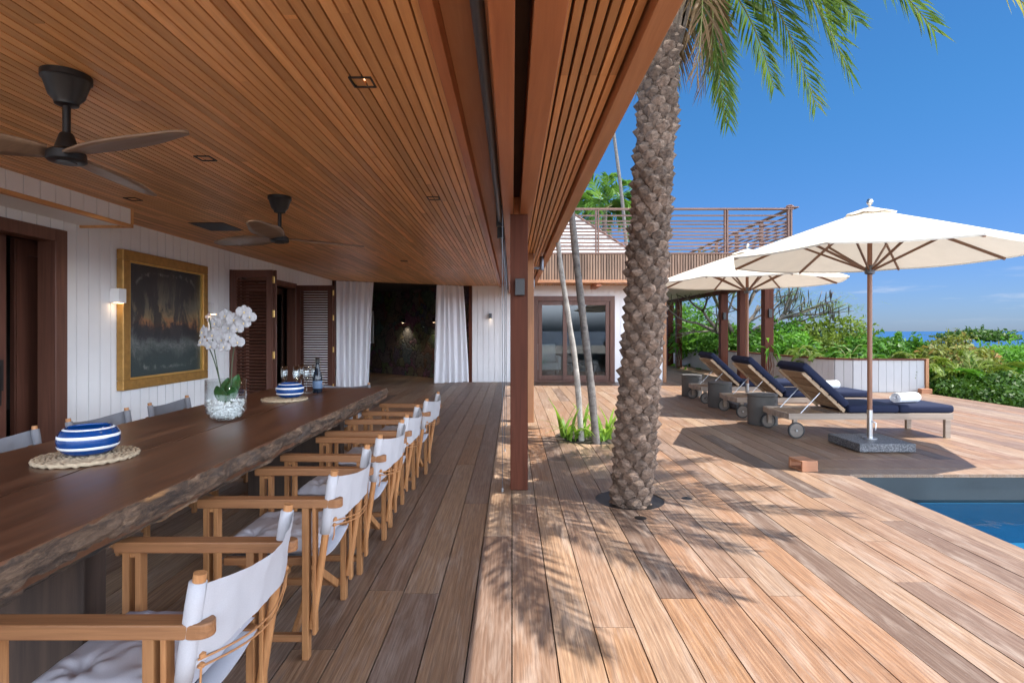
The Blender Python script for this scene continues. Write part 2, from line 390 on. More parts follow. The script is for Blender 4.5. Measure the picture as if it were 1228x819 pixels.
def m_painting():
    t = NT('painted_canvas'); tc = t.n('TexCoord').outputs['Object']; g = t.n('SeparateXYZ', i0=tc)
    z = g.outputs[2]; y = g.outputs[1]
    n = t.n('TexNoise', Vector=tc, Scale=3.2, Detail=9.0, Roughness=.72, Distortion=.6).outputs[0]
    n2 = t.n('TexNoise', Vector=t.n('VectorMath', {'operation': 'MULTIPLY'}, i0=tc, i1=(1, 9, 4)).outputs[0], Scale=1.0, Detail=8.0, Roughness=.75).outputs[0]
    zz = t.math('ADD', z, t.math('MULTIPLY', t.math('SUBTRACT', n, .5), .55))
    c = t.ramp(t.math('ADD', zz, .5), [(.10, (.026,.045,.045)), (.24, (.10,.115,.108)), (.31, (.022,.025,.03)), (.42, (.04,.032,.03)),
                                       (.48, (.32,.14,.055)), (.54, (.24,.17,.085)), (.70, (.12,.105,.075)), (1.0, (.03,.027,.023))])
    tv = t.n('VectorMath', {'operation': 'MULTIPLY'}, i0=tc, i1=(1, 1.9, .55)).outputs[0]
    trees = t.n('TexNoise', Vector=tv, Scale=2.1, Detail=9.0, Roughness=.68, Distortion=.8).outputs[0]
    above = t.ramp(t.math('ADD', z, .5), [(.24, .0), (.34, 1.0)])
    c = t.mix(t.math('MULTIPLY', t.ramp(trees, [(.46, .0), (.53, .88)]), above), c, (.016,.016,.019))
    lt = t.n('TexNoise', Vector=tc, Scale=11.0, Detail=8.0, Roughness=.8, Distortion=2.5).outputs[0]
    c = t.mix(t.ramp(lt, [(.60, .0), (.68, .5)]), c, (.17,.17,.15))
    # loose pale brush contour: a rounded rectangle with noise
    ay = t.math('DIVIDE', t.math('ABSOLUTE', y), .60); az = t.math('DIVIDE', t.math('ABSOLUTE', z), .53)
    rr = t.math('POWER', t.math('ADD', t.math('POWER', ay, 5.0), t.math('POWER', az, 5.0)), .2)
    rr = t.math('ABSOLUTE', t.math('SUBTRACT', t.math('ADD', rr, t.math('MULTIPLY', t.math('SUBTRACT', n, .5), .42)), 1.0))
    ring = t.math('MULTIPLY', t.ramp(rr, [(.006, 1.0), (.05, .0)]), t.ramp(n2, [(.46, .0), (.62, .42)]))
    c = t.mix(ring, c, (.40,.40,.36))
    sw = t.math('MULTIPLY', t.ramp(t.n('TexNoise', Vector=t.n('VectorMath', {'operation': 'MULTIPLY'}, i0=tc, i1=(1, 5, 14)).outputs[0], Scale=1.6, Detail=9.0, Roughness=.8, Distortion=2.0).outputs[0], [(.52, .0), (.60, .75)]), t.ramp(t.math('ADD', z, .5), [(.12, .0), (.20, 1.0), (.27, .7), (.34, .0)]))
    c = t.mix(sw, c, (.20,.215,.205))
    t.p(Base_Color=c, Roughness=.35); t.bump(n2, .3, .004); return t.m
M['painting'] = m_painting()
def m_glass(name, tint, gloss, rough=.0):
    t = NT(name); fr = t.math('POWER', t.n('LayerWeight', Blend=.5).outputs[1], 3.2)
    tr = t.n('BsdfTransparent', Color=c4(tint)).outputs[0]; gl = t.n('BsdfGlossy', Color=(1,1,1,1), Roughness=rough).outputs[0]
    t.set(t.out.inputs[0], t.n('MixShader', i0=t.math('MINIMUM', t.math('ADD', t.math('MULTIPLY', fr, .7), gloss), 1.0), i1=tr, i2=gl).outputs[0]); return t.m
M['glass'] = m_glass('window_glass', (.66,.70,.70), .035)
M['clear'] = m_glass('clear_glass', (.93,.95,.95), .03, .02)
M['flute'] = m_glass('flute_glass', (.90,.92,.92), .10, .02)
M['bottle'] = plain('dark_bottle_glass', (.006,.012,.022), .08, var=0)
M['blabel'] = plain('bottle_label', (.10,.16,.26), .5)
M['cglaze'] = plain('blue_glaze', (.003,.042,.175), .09, var=.1, scale=6)
M['wglaze'] = plain('white_glaze', (.78,.79,.80), .15, var=.02)
M['jute'] = plain('woven_seagrass', (.42,.33,.22), .9, var=.22, scale=70, bump=.6, bscale=90)
def m_water():
    t = NT('pool_water'); tc = t.n('TexCoord').outputs['Object']
    n = t.n('TexNoise', Vector=tc, Scale=3.0, Detail=3.0, Distortion=.4).outputs[0]
    nm = t.n('Bump', Strength=.12, Distance=.05, Height=n).outputs[0]
    fr = t.n('Fresnel', IOR=1.33, Normal=nm).outputs[0]
    tr = t.n('BsdfTransparent', Color=(.42,.76,.92,1)).outputs[0]; gl = t.n('BsdfGlossy', Color=(1,1,1,1), Roughness=.02, Normal=nm).outputs[0]
    t.set(t.out.inputs[0], t.n('MixShader', i0=t.math('MULTIPLY', fr, .6), i1=tr, i2=gl).outputs[0]); return t.m
M['water'] = m_water()
def m_sea():
    t = NT('sea_water'); tc = t.n('TexCoord').outputs['Object']
    n = t.n('TexNoise', Vector=tc, Scale=.004, Detail=6.0).outputs[0]
    t.p(Base_Color=t.ramp(n, [(.3, (.010,.062,.17)), (.7, (.016,.085,.21))]), Roughness=.45); t.b.inputs['Specular IOR Level'].default_value = .25; return t.m
M['sea'] = m_sea()
def m_ground():
    t = NT('hillside_ground'); tc = t.n('TexCoord').outputs['Object']
    n = t.n('TexNoise', Vector=tc, Scale=1.2, Detail=9.0, Roughness=.7).outputs[0]
    n2 = t.n('TexNoise', Vector=tc, Scale=.05, Detail=5.0).outputs[0]
    c = t.mix(n2, t.ramp(n, [(.35, (.03,.045,.012)), (.65, (.09,.12,.03))]), t.ramp(n, [(.35, (.045,.04,.022)), (.65, (.12,.12,.05))]))
    t.p(Base_Color=c, Roughness=.95); t.bump(n, .6, .2); return t.m
M['ground'] = m_ground()
def m_shingle():
    t = NT('pale_shingles'); tc = t.n('TexCoord').outputs['Object']
    v = t.n('VectorMath', {'operation': 'MULTIPLY'}, i0=tc, i1=(7, 7, 3)).outputs[0]
    n = t.n('TexNoise', Vector=v, Scale=2.0, Detail=6.0, Roughness=.7).outputs[0]
    t.p(Base_Color=t.ramp(n, [(.3, (.24,.23,.215)), (.65, (.46,.44,.42))]), Roughness=.85); t.bump(n, .4, .02); return t.m
M['shingle'] = m_shingle()
def m_sheer():
    t = NT('sheer_curtain'); c = (.94,.94,.97,1)
    d = t.n('BsdfDiffuse', Color=c).outputs[0]; tr = t.n('BsdfTranslucent', Color=c).outputs[0]
    a = t.n('MixShader', i0=.12, i1=d, i2=tr).outputs[0]
    tp = t.n('BsdfTransparent', Color=(1,1,1,1)).outputs[0]
    t.set(t.out.inputs[0], t.n('MixShader', i0=.10, i1=a, i2=tp).outputs[0]); return t.m
M['sheer'] = m_sheer()

# ------------------------------------------------------------------ the setting: ground, sea, deck, pool
def ground():
    mb = MB(); rings = [.7*i for i in range(20)] + [14, 18, 24, 32, 45, 65, 90, 130, 190, 270, 360]; n = 96
    def z(r, t):
        return -.36 if r <= 14 else -.36 - .21*(r-14) + .5*math.sin(t*5+r*.2)*min(1, (r-14)/20)
    def fn(u, v):
        i = u*(len(rings)-1); r = rings[int(round(i))]; t = 2*math.pi*v
        x, y = 3+r*1.15*math.cos(t), 9+r*1.15*math.sin(t)
        return (x, y, -2.4 if 1.8 < x < 9.4 and y < 6.4 and r < 14 else z(r, t))
    mb.grid(fn, len(rings)-1, n); o = mb.build('ground', M['ground'], smooth='all', weld=True); tag(o, kind='structure')
ground()
tag(MB().add([(-9e4,-9e4,-58),(9e4,-9e4,-58),(9e4,9e4,-58),(-9e4,9e4,-58)], [(0,1,2,3)]).build('sea', M['sea']), kind='structure')

PX0, PY1, PX1 = 3.06, 5.05, 8.0
HOLES = [(0.91, 4.29, 0.262), (0.99, 6.82, 0.46)]
def deck():
    mb = MB(); r = random.Random(11); k = 0; x = -7.02
    while x < 8.6:
        x0, x1 = x+.0028, x+.1772; spans = []
        ya, yb = -4.0, 24.5
        if x1 < -4.15: ya, yb = 12.55, 20.3
        if x > 6.8: yb = 11.75 if x1 > 7.0 else 24.5
        if x > 2.8 and x < 2.95: spans = [(ya, PY1), (5.62, yb)]
        elif x > 2.95 and x < PX1: spans = [(5.62, yb)]
        else: spans = [(ya, yb)]
        for a, b in spans:
            y = a
            first = True
            while y < b - .05:
                L = r.uniform(1.6, 4.4) if not first else r.uniform(.6, 4.0)
                first = False
                e = min(b, y+L)
                if b-e < .5: e = b
                y0, y1 = y+.0015, e-.0015; z = r.uniform(-.0012, .0012)
                cut = None
                for (hx, hy, hr) in HOLES:
                    if x1 > hx-hr and x0 < hx+hr and y1 > hy-hr and y0 < hy+hr: cut = (hx, hy, hr)
                if cut:
                    hx, hy, hr = cut
                    xs = [x0+(x1-x0)*i/12 for i in range(13)]
                    g = lambda q: math.sqrt(max(0, hr*hr-(q-hx)**2))
                    lo = [(q, min(y1, max(y0, hy-g(q)))) for q in xs]; hi = [(q, max(y0, min(y1, hy+g(q)))) for q in xs]
                    if max(p[1] for p in lo) > y0+.004: mb.prism([(x0,y0),(x1,y0)]+lo[::-1], z-.03, z)
                    if min(p[1] for p in hi) < y1-.004: mb.prism(hi+[(x1,y1),(x0,y1)], z-.03, z)
                else: mb.box(x0, x1, y0, y1, z-.03, z)
                y = e
        x += .18
    # border boards that run across at the far end of the pool
    for i in range(3):
        y0 = PY1+.19*i; xx = 2.8628 if False else 2.8828
        if i > 0 or True:
            while xx < 8.6:
                e = min(8.62, xx+r.uniform(2.0, 4.5)); mb.box(xx, e-.003, y0+.003-(.012 if i == 0 else 0), y0+.187, -.03, r.uniform(-.001,.001)); xx = e
    tag(mb.build('deck', M['deck']), kind='structure')
deck()
# board that closes the deck's right edge, and pits under the two holes
tag(MB().box(8.63, 8.66, 5.6, 11.8, -.30, -.002).build('deck_edge_board', M['deck']), kind='structure')
for i, (hx, hy, hr) in enumerate(HOLES):
    mb = MB().lathe([(hr+.001, -.006), (hr+.001, -.22), (hr-.01, -.22)], 40, (hx, hy, 0))
    o = mb.build('planting_pit', M['black'] if i == 0 else M['soil'], smooth=True); tag(o, kind='structure')
    tag(MB().lathe([(.001, -.16+(.1 if i else 0)), (hr, -.165+(.1 if i else 0))], 24, (hx, hy, 0)).build('soil', M['soil']), kind='structure')

tag(MB().box(-14, 20, -22, -4.01, -.10, -.004).build('bounce_terrace', M['bounce_paving']), kind='structure')  # pale terrace added behind the camera to bounce sunlight into the veranda
def pool():
    x0, x1, y0, y1 = PX0+.02, PX1, -3.5, PY1
    mb = MB()
    mb.box(x0-.25, x0, y0, y1+.25, -1.7, -.034); mb.box(x0, x1, y1, y1+.25, -1.7, -.034)
    mb.box(x1, x1+.25, y0, y1+.25, -1.7, -.034); mb.box(x0-.25, x1+.25, y0-.25, y0, -1.7, -.034)
    tag(mb.build('pool_wall', M['poolwall']), kind='structure')
    b = MB(); b.box(x0, x1, y0, y1, -1.75, -1.65); b.box(x0+.001, x1, y1-.55, y1-.002, -1.65, -.62); b.box(x0+.001, x1, y1-1.1, y1-.55, -1.65, -1.0)
    b.box(x0+.012, x1, y1-.016, y1-.003, -.618, -.262)
    b.box(x0+.001, x0+.012, y0, y1-1.1, -1.65, -.26)
    tag(b.build('pool_floor', M['pooltile']), kind='structure')
    tag(MB().add([(x0+.001,y0,-.236),(x1,y0,-.236),(x1,y1-.001,-.236),(x0+.001,y1-.001,-.236)], [(0,1,2,3)]).build('pool_water', M['water']), kind='structure')
pool()

# ------------------------------------------------------------------ the house
house = thing('house', 'timber and white board house with deep slatted veranda ceiling and upper balcony', 'house', (0, 0, 0))
YB = .2; WX = -4.09; FY = 14.15  # YB: veranda roof cut short overhead to let in extra sunlight
def boards(mb, axis, pos, th, a0, a1, z0, z1, openings=(), bw=.145, gap=.011):
    """vertical boards on the plane axis=pos; the opening list holds (a0,a1,zlow,zhigh)"""
    cuts = sorted({a0, a1} | {v for o in openings for v in o[:2] if a0 < v < a1})
    for s, e in zip(cuts, cuts[1:]):
        n = max(1, round((e-s)/bw)); wd = (e-s)/n
        for i in range(n):
            b0, b1 = s+i*wd+gap/2, s+(i+1)*wd-gap/2; mid = (b0+b1)/2; zs = [(z0, z1)]
            for o in openings:
                if o[0] < mid < o[1]:
                    nz = []
                    for (p, q) in zs:
                        if o[2] > p: nz.append((p, min(q, o[2])))
                        if o[3] < q: nz.append((max(p, o[3]), q))
                    zs = nz
            for (p, q) in zs:
                if q-p < .01: continue
                if axis == 0: mb.box(pos, pos+th, b0, b1, p, q)
                else: mb.box(b0, b1, pos, pos+th, p, q)
# --- left wall
op = [(2.9, 5.06, 0, 2.21), (8.03, 10.47, 0, 2.19)]
mb = MB(); boards(mb, 0, WX-.02, .02, YB, 12.62, .001, 2.52, op)
for (a, b, zz) in ((YB, 2.9, .001), (2.9, 5.06, 2.21), (5.06, 8.03, .001), (8.03, 10.47, 2.19), (10.47, 12.62, .001)):
    mb.box(WX-.14, WX-.024, a, b, zz, 2.52)
mb.build('wall', M['white'], house)
MB().box(WX-.14, WX+.03, 12.62, 12.70, .001, 2.5).build('corner_post', M['postw'], house, bevel=.004)
# bulkhead over the first doorway
bk = MB(); boards(bk, 0, -3.62, .02, YB, 5.24, 2.31, 2.47, (), .145); bk.box(WX+.002, -3.624, YB, 5.235, 2.30, 2.46)
bk = bk.build('bulkhead', M['white'], house)
MB().box(-3.635, -3.592, YB, 5.262, 2.275, 2.305).box(WX+.002, -3.592, 5.24, 5.262, 2.275, 2.297).box(-3.612, -3.590, 5.242, 5.264, 2.307, 2.455).build('trim', M['ceil'], bk)
# first doorway: frame, two sliding doors
fr = MB(); fr.box(WX-.13, WX+.035, 4.93, 5.06, .001, 2.21).box(WX-.13, WX+.035, 2.9, 3.03, .001, 2.21).box(WX-.13, WX+.034, 3.03, 4.93, 2.10, 2.209)
fr.build('door_frame', M['doorw'], house, bevel=.004)
for (xx, a, b) in ((WX-.20, 3.0, 4.70), (WX-.27, 4.86, 5.6)):
    d = MB().box(xx-.04, xx, a, b, .01, 2.12)
    d.box(xx, xx+.012, a+.01, a+.13, .02, 2.10).box(xx, xx+.012, b-.13, b-.01, .02, 2.10).box(xx, xx+.012, a+.13, b-.13, 1.98, 2.10)
    d = d.build('sliding_door', M['shut'], house)
    if a < 4: MB().box(xx+.012, xx+.022, 4.585, 4.655, .80, 1.06).bar((xx+.04, 4.60, .68), (xx+.04, 4.60, 1.02), .012, .02).build('door_handle', M['black'], d)
def closed_room(name, x0, x1, y0, y1, z1, mat, gapside='x1'):
    mb = MB(); t = .1
    mb.box(x0-t, x0, y0-t, y1+t, -.02, z1); mb.box(x0, x1, y0-t, y0, -.02, z1); mb.box(x0, x1, y1, y1+t, -.02, z1)
    mb.box(x0-t, x1, y0-t, y1+t, z1, z1+t); mb.box(x0-t, x1, y0-t, y1+t, -.1, -.02)
    return mb.build(name, mat, house)
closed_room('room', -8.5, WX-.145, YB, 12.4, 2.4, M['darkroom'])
# second doorway with folding louvred shutters
fr = MB(); fr.box(WX-.13, WX+.03, 8.03, 8.11, .001, 2.19).box(WX-.13, WX+.03, 10.39, 10.47, .001, 2.19).box(WX-.13, WX+.034, 8.11, 10.39, 2.10, 2.188)
fr.build('door_frame', M['doorw'], house, bevel=.004)
for (xx, a, b) in ((WX-.18, 8.9, 9.9), (WX-.25, 9.85, 10.6)):
    d = MB().box(xx-.03, xx, a, a+.11, .01, 2.1).box(xx-.03, xx, b-.11, b, .01, 2.1).box(xx-.03, xx, a+.11, b-.11, 1.98, 2.1).box(xx-.03, xx, a+.11, b-.11, .01, .2)
    d = d.build('sliding_door', M['doorw'], house); MB().box(xx-.02, xx-.01, a+.11, b-.11, .2, 1.98).build('pane', M['glass'], d)
def shutter(y, width, top):
    x0 = WX+.02; x1 = x0+width
    for li, (yy, dx) in enumerate(((y, 0), (y+.055, .03))):
        m = MB(); a, b = x0+dx, x1+dx
        m.box(a, a+.085, yy, yy+.04, .03, top).box(b-.085, b, yy, yy+.04, .03, top)
        m.box(a+.085, b-.085, yy+.001, yy+.039, top-.11, top-.001).box(a+.085, b-.085, yy+.001, yy+.039, .031, .16)
        z = .19
        while z < top-.13:
            m.bar((a+.08, yy+.02, z), (b-.08, yy+.02, z), .046, .008, (0, .7, 1)); z += .047
        s = m.build('shutter', M['shut'], house, bevel=0)
        if li == 0:
            for hz in (.25, .95, 1.55, top-.14):
                MB().box(b+.001, b+.012, yy+.004, yy+.045, hz-.05, hz+.05).tube([(b+.012, yy+.046, hz-.05), (b+.012, yy+.046, hz+.05)], .008, 8).build('hinge', M['brass'], s)
shutter(8.02, .60, 2.185); shutter(10.44, .685, 2.16)
# --- facade with glass doors
mb = MB(); op = [(.55, 2.62, 0, 2.19)]
boards(mb, 1, FY, .02, -1.02, 3.85, .001, 2.55, op)
mb.box(-1.02, .55, FY+.024, FY+.14, .001, 2.55).box(.55, 2.62, FY+.024, FY+.14, 2.19, 2.55).box(2.62, 3.85, FY+.024, FY+.14, .001, 2.55)
boards(mb, 0, 3.84, .02, FY+.03, 22, .001, 2.55)
mb.build('wall', M['white'], house)
MB().box(-1.10, -1.02, FY-.03, FY+.14, .001, 2.5).build('corner_post', M['postw'], house, bevel=.004)
MB().box(3.852, 3.935, FY-.025, FY+.06, .001, 2.46).build('corner_post', M['post_light'], house, bevel=.004)
fr = MB(); fr.box(.55, .66, FY-.03, FY+.1, .001, 2.19).box(2.50, 2.62, FY-.03, FY+.1, .001, 2.19).box(.66, 2.50, FY-.029, FY+.1, 2.06, 2.189).box(.66, 2.5, FY-.02, FY+.1, .001, .05)
fr.build('door_frame', M['doorw'], house, bevel=.004)
for (a, b, yy) in ((.67, 1.42, FY+.045), (1.30, 2.49, FY+.0)):
    d = MB().box(a, a+.10, yy, yy+.04, .051, 2.058).box(b-.10, b, yy, yy+.04, .051, 2.058).box(a+.1, b-.1, yy+.001, yy+.039, 1.96, 2.057).box(a+.1, b-.1, yy+.001, yy+.039, .052, .17)
    d = d.build('sliding_door', M['doorw'], house, bevel=.003)
    MB().box(a+.1, b-.1, yy+.015, yy+.022, .17, 1.96).build('pane', M['glass'], d)
# room behind the glass
rm = MB(); rm.box(-.9, 3.8, 18.0, 18.1, 0, 2.5).box(-.98, -.9, FY+.16, 18.1, 0, 2.5).box(3.74, 3.838, FY+.16, 18.1, 0, 2.5).box(-.9, 3.74, FY+.15, 18, 2.42, 2.5).box(-.9, 3.74, FY+.15, 18, -.02, -.001)
rm.build('room', M['room'], house)
ac = thing('armchair', 'white armchair standing inside behind the glass doors', 'armchair', (.95, 15.7, 0))
MB().box(-.32,.32,-.32,.30,.22,.42).build('seat', M['towel'], ac, bevel=.05); MB().bar((0,.26,.30),(0,.40,.92),.64,.14,(0,1,0)).build('backrest', M['towel'], ac, bevel=.05)
for sx_ in (-1, 1):
    MB().box(sx_*.36-.05, sx_*.36+.05, -.32, .32, .22, .60).build('armrest', M['towel'], ac, bevel=.03)
    for yy in (-.27, .27): MB().box(sx_*.30-.02, sx_*.30+.02, yy-.02, yy+.02, .001, .219).build('leg', M['legwood'], ac)
ct = thing('coffee_table', 'low dark coffee table inside behind the glass doors', 'coffee table', (1.95, 15.4, 0))
MB().box(-.4,.4,-.28,.28,.36,.41).build('tabletop', M['legwood'], ct, bevel=.005)
for sx_ in (-.35,.35):
    for yy in (-.23,.23): MB().box(sx_-.025, sx_+.025, yy-.025, yy+.025, .001, .359).build('leg', M['legwood'], ct)
# stone room round the open corner
sx, sy = (-1.03, 14.33), (-6.9, 19.7)
st = MB(); d = Vector((sy[0]-sx[0], sy[1]-sx[1], 0)); L = d.length; d.normalize(); nn = Vector((-d.y, d.x, 0))
def stone_pt(u, v):
    p = Vector((sx[0], sx[1], 0))+d*(u*L); k = (u*120, v*36)
    return (p.x, p.y, 2.6*v)
st.grid(stone_pt, 1, 1); st.grid(lambda u, v: Vector(stone_pt(u, v)) + Vector((.09*-nn.x, .09*-nn.y, 0)), 1, 1)
st.build('stone_wall', M['stone'], house)
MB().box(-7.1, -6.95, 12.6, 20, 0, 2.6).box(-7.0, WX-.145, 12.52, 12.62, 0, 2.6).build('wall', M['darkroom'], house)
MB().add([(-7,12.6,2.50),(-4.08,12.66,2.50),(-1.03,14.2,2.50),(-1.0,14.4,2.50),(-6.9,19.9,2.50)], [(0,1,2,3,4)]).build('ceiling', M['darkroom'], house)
# --- slatted veranda ceiling
mb = MB(); x = -4.085; k = 0; rr = random.Random(3)
def yend(x): return min(FY-.005, 12.66 + (x+4.0)*1.55/2.95) if x < -1.04 else FY-.005
while x < -.335:
    e = yend(x+.02); cuts = sorted([YB, e] + [rr.uniform(.6, 12) for _ in range(4)]); cuts = [c for c in cuts if c <= e]
    for a, b in zip(cuts, cuts[1:]): mb.box(x, x+.0445, a, b-.001, 2.45, 2.478)
    x += .0533
mb.build('ceiling', M['ceil'], house)
MB().box(-4.2, -.30, YB, 12.7, 2.482, 2.52).box(-1.05, -.30, 12.702, FY, 2.482, 2.52).add([(-4.1,12.7,2.50-.015),(-1.05,12.7,2.485),(-1.05,14.2,2.485)], [(0,1,2)]).build('ceiling_backing', M['gap'], house)
MB().box(-.318, -.268, YB, FY-.01, 2.41, 2.56).build('trim', M['beam'], house, bevel=.003)
MB().box(-.266, -.074, YB, FY-.01, 2.50, 2.53).build('trough_board', M['fascia'], house)
MB().box(-.072, .0096, YB, FY-.01, 2.255, 2.60).build('beam', M['beam'], house, bevel=.004)
MB().box(.012, .0635, YB, FY-.01, 2.40, 2.44).build('trough_board', M['gap'], house)
MB().box(.065, .166, YB, FY-.01, 2.255, 2.60).build('beam', M['beam'], house, bevel=.004)
mb = MB(); n = 7; p = (.463-.168)/n
for i in range(n):
    a = .170+i*p
    for y, y2 in ((YB, 2.4), (2.4, 6.4), (6.4, 10.4), (10.4, FY-.15)): mb.box(a, a+p-.012, y, y2-.002, 2.405, 2.43)
mb.build('eave_slats', M['ceil'], house); MB().box(.167, .466, YB, FY-.1, 2.434, 2.46).build('eave_backing', M['gap'], house)
MB().box(.4655, .5475, YB, 13.95, 2.35, 2.60).build('fascia', M['fascia'], house, bevel=.003)
MB().box(-9, .548, YB-.1, 13.098, 2.602, 2.72).box(-9, 3.80, 13.10, 22, 2.602, 2.72).build('roof', M['roofing'], house)
# --- posts
def post(x0, x1, y0, y1, z1, mat): return MB().box(x0, x1, y0, y1, .001, z1).build('post', M[mat], house, bevel=.004)
p1 = post(-.014, .130, 4.53, 4.67, 2.253, 'postw')
MB().box(.013, .062, 4.55, 4.66, 2.25, 2.399).build('tenon', M['beam'], p1)
post(.17, .31, 7.87, 8.01, 2.403, 'post_light'); post(.17, .31, 11.0, 11.14, 2.403, 'post_light')
for (x, y, s) in ((6.10, 13.25, .21), (6.02, 14.5, .20), (6.0, 15.75, .20), (5.98, 19.9, .19), (5.95, 20.9, .21)):
    post(x-s/2, x+s/2, y-s/2, y+s/2, 2.37, 'postw')
# --- balcony: slatted front, floor, soffit, edge beam, railings
BY = 13.0
mb = MB(); x = .56; rr = random.Random(5)
while x < 6.5: mb.box(x, x+.043, BY, BY+.03, 2.50, 3.10); x += .064
y = BY+.04
while y < 21: mb.box(6.52, 6.55, y, y+.043, 2.50, 3.10); y += .064
b = mb.build('balcony_front', M['slat'], house)
MB().box(.555, 6.518, BY+.034, BY+.09, 2.47, 3.1).box(6.46, 6.517, BY+.09, 21, 2.47, 3.1).build('backing', M['gap'], b)
MB().box(.55, 6.56, BY-.012, BY+.10, 2.43, 2.498).build('trim', M['fascia'], b, bevel=.003)
MB().box(.55, 6.57, BY-.03, BY+.10, 3.102, 3.135).box(6.45, 6.57, BY+.1, 21, 3.102, 3.135).build('cap', M['rail'], b)
MB().box(.55, 6.45, BY+.1, 21, 2.98, 3.08).build('balcony_floor', M['roofing'], house)
mb = MB(); x = .58
while x < 3.9: mb.box(x, x+.043, BY+.105, FY-.005, 2.455, 2.48); x += .06
mb.box(.55, 3.95, BY+.105, FY-.005, 2.482, 2.5); mb.build('soffit_slats', M['ceil'], house)
MB().box(3.94, 6.455, BY+.105, 21.5, 2.47, 2.50).build('soffit', M['cream'], house)
MB().box(5.98, 6.20, BY+.105, 21.5, 2.371, 2.468).build('beam', M['postw'], house, bevel=.004)
for x in (2.0, 3.4): MB().box(x, x+.12, BY+.13, FY-.01, 2.36, 2.454).build('bracket', M['beam'], house)
rz = [3.21, 3.29, 3.37, 3.47, 3.55, 3.63, 3.71, 3.80, 3.88, 4.01]
ra = MB(); ra.box(.4, 6.60, BY-.02, BY+.10, 4.145, 4.18)
for z in rz: ra.box(.45, 6.5, BY+.03, BY+.05, z-.018, z+.018)
ra = ra.build('railing', M['rail'], house)
for x in (.49, 2.0, 3.52, 5.03): MB().box(x-.045, x-.012, BY+.0, BY+.07, 3.136, 4.144).box(x+.012, x+.045, BY+.0, BY+.07, 3.136, 4.144).build('railing_post', M['rail'], ra)
MB().box(6.47, 6.51, BY, BY+.08, 3.136, 4.144).box(6.535, 6.575, BY, BY+.08, 3.136, 4.144).build('railing_post', M['rail'], ra)
MB().box(6.43, 6.70, BY-.06, BY+.14, 4.181, 4.205).lathe([(.10, 0), (.09, .04), (.05, .055)], 4, (6.54, BY+.04, 4.2055)).build('post_cap', M['rail'], ra)
rb = MB(); rb.box(6.48, 6.59, BY+.101, 22, 4.145, 4.18)
for z in rz: rb.box(6.53, 6.55, BY+.081, 22, z-.018, z+.018)
rb = rb.build('railing', M['rail'], house)
for y in (14.55, 16.15, 17.75, 19.35, 21): MB().box(6.50, 6.58, y-.045, y-.012, 3.136, 4.144).box(6.50, 6.58, y+.012, y+.045, 3.136, 4.144).build('railing_post', M['rail'], rb)

# pale shingled pyramid roof of the wing behind the balcony
wing = thing('roof_pavilion', 'house wing with a pale shingled pyramid roof behind the balcony railing', 'building', (2.17, 19, 2.72))
ax, ay, az, hw, bz = 2.17, 19.0, 5.25, 1.75, 3.62
mb = MB()
for f in range(4):
    ang = f*math.pi/2
    n = 16
    for i in range(n):
        t0, t1 = i/n, (i+1)/n
        def P(t, s, lift):
            hwid = hw*(1-t); q = Vector((s*hwid, -hwid, 0)); q.rotate(Matrix.Rotation(ang, 3, 'Z'))
            return (ax+q.x, ay+q.y, bz+(az-bz)*t+lift)
        a, b, c, e = P(t0,-1,.03), P(t0,1,.03), P(t1,1,.0), P(t1,-1,.0); g, h = P(t0,-1,.0), P(t0,1,.0)
        mb.add([a,b,c,e,g,h], [(0,1,2,3),(4,5,1,0)])
mb.build('roof', M['shingle'], wing, world=True)
MB().box(ax-hw+.2, ax+hw-.2, ay-hw+.2, ay+hw-.2, 2.73, bz+.05).build('wall', M['white'], wing, world=True)
hip = MB()
for sx_, sy_ in ((-1,-1),(1,-1)): hip.bar((ax+sx_*(hw+.03), ay+sy_*(hw+.03), bz+.02), (ax, ay, az+.03), .07, .05)
hip.build('hip_trim', M['rail'], wing, world=True)

# ------------------------------------------------------------------ planter wall beyond the loungers
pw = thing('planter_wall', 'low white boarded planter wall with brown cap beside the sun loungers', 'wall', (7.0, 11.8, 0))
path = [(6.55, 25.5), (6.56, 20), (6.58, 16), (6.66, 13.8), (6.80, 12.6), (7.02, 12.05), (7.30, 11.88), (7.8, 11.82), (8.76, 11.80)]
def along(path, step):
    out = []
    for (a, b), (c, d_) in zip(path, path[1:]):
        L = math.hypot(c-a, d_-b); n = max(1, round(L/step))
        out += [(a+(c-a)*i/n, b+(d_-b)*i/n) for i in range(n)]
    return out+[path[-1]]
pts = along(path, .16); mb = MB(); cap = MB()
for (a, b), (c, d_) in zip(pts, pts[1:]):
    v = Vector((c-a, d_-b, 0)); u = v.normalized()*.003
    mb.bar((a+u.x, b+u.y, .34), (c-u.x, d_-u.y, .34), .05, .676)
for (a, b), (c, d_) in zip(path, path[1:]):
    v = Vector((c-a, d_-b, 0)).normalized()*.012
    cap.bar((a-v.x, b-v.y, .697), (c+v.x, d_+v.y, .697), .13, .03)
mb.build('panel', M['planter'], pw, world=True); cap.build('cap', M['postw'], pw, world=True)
MB().box(8.765, 8.83, 11.74, 11.87, .001, .715).build('end_post', M['post_light'], pw, world=True, bevel=.004)
tag(MB().box(8.50, 8.72, 11.50, 11.62, .001, .10).build('wood_offcut', M['brick'], bevel=.004), 'small brown timber offcut at the foot of the white planter wall', 'wood block')
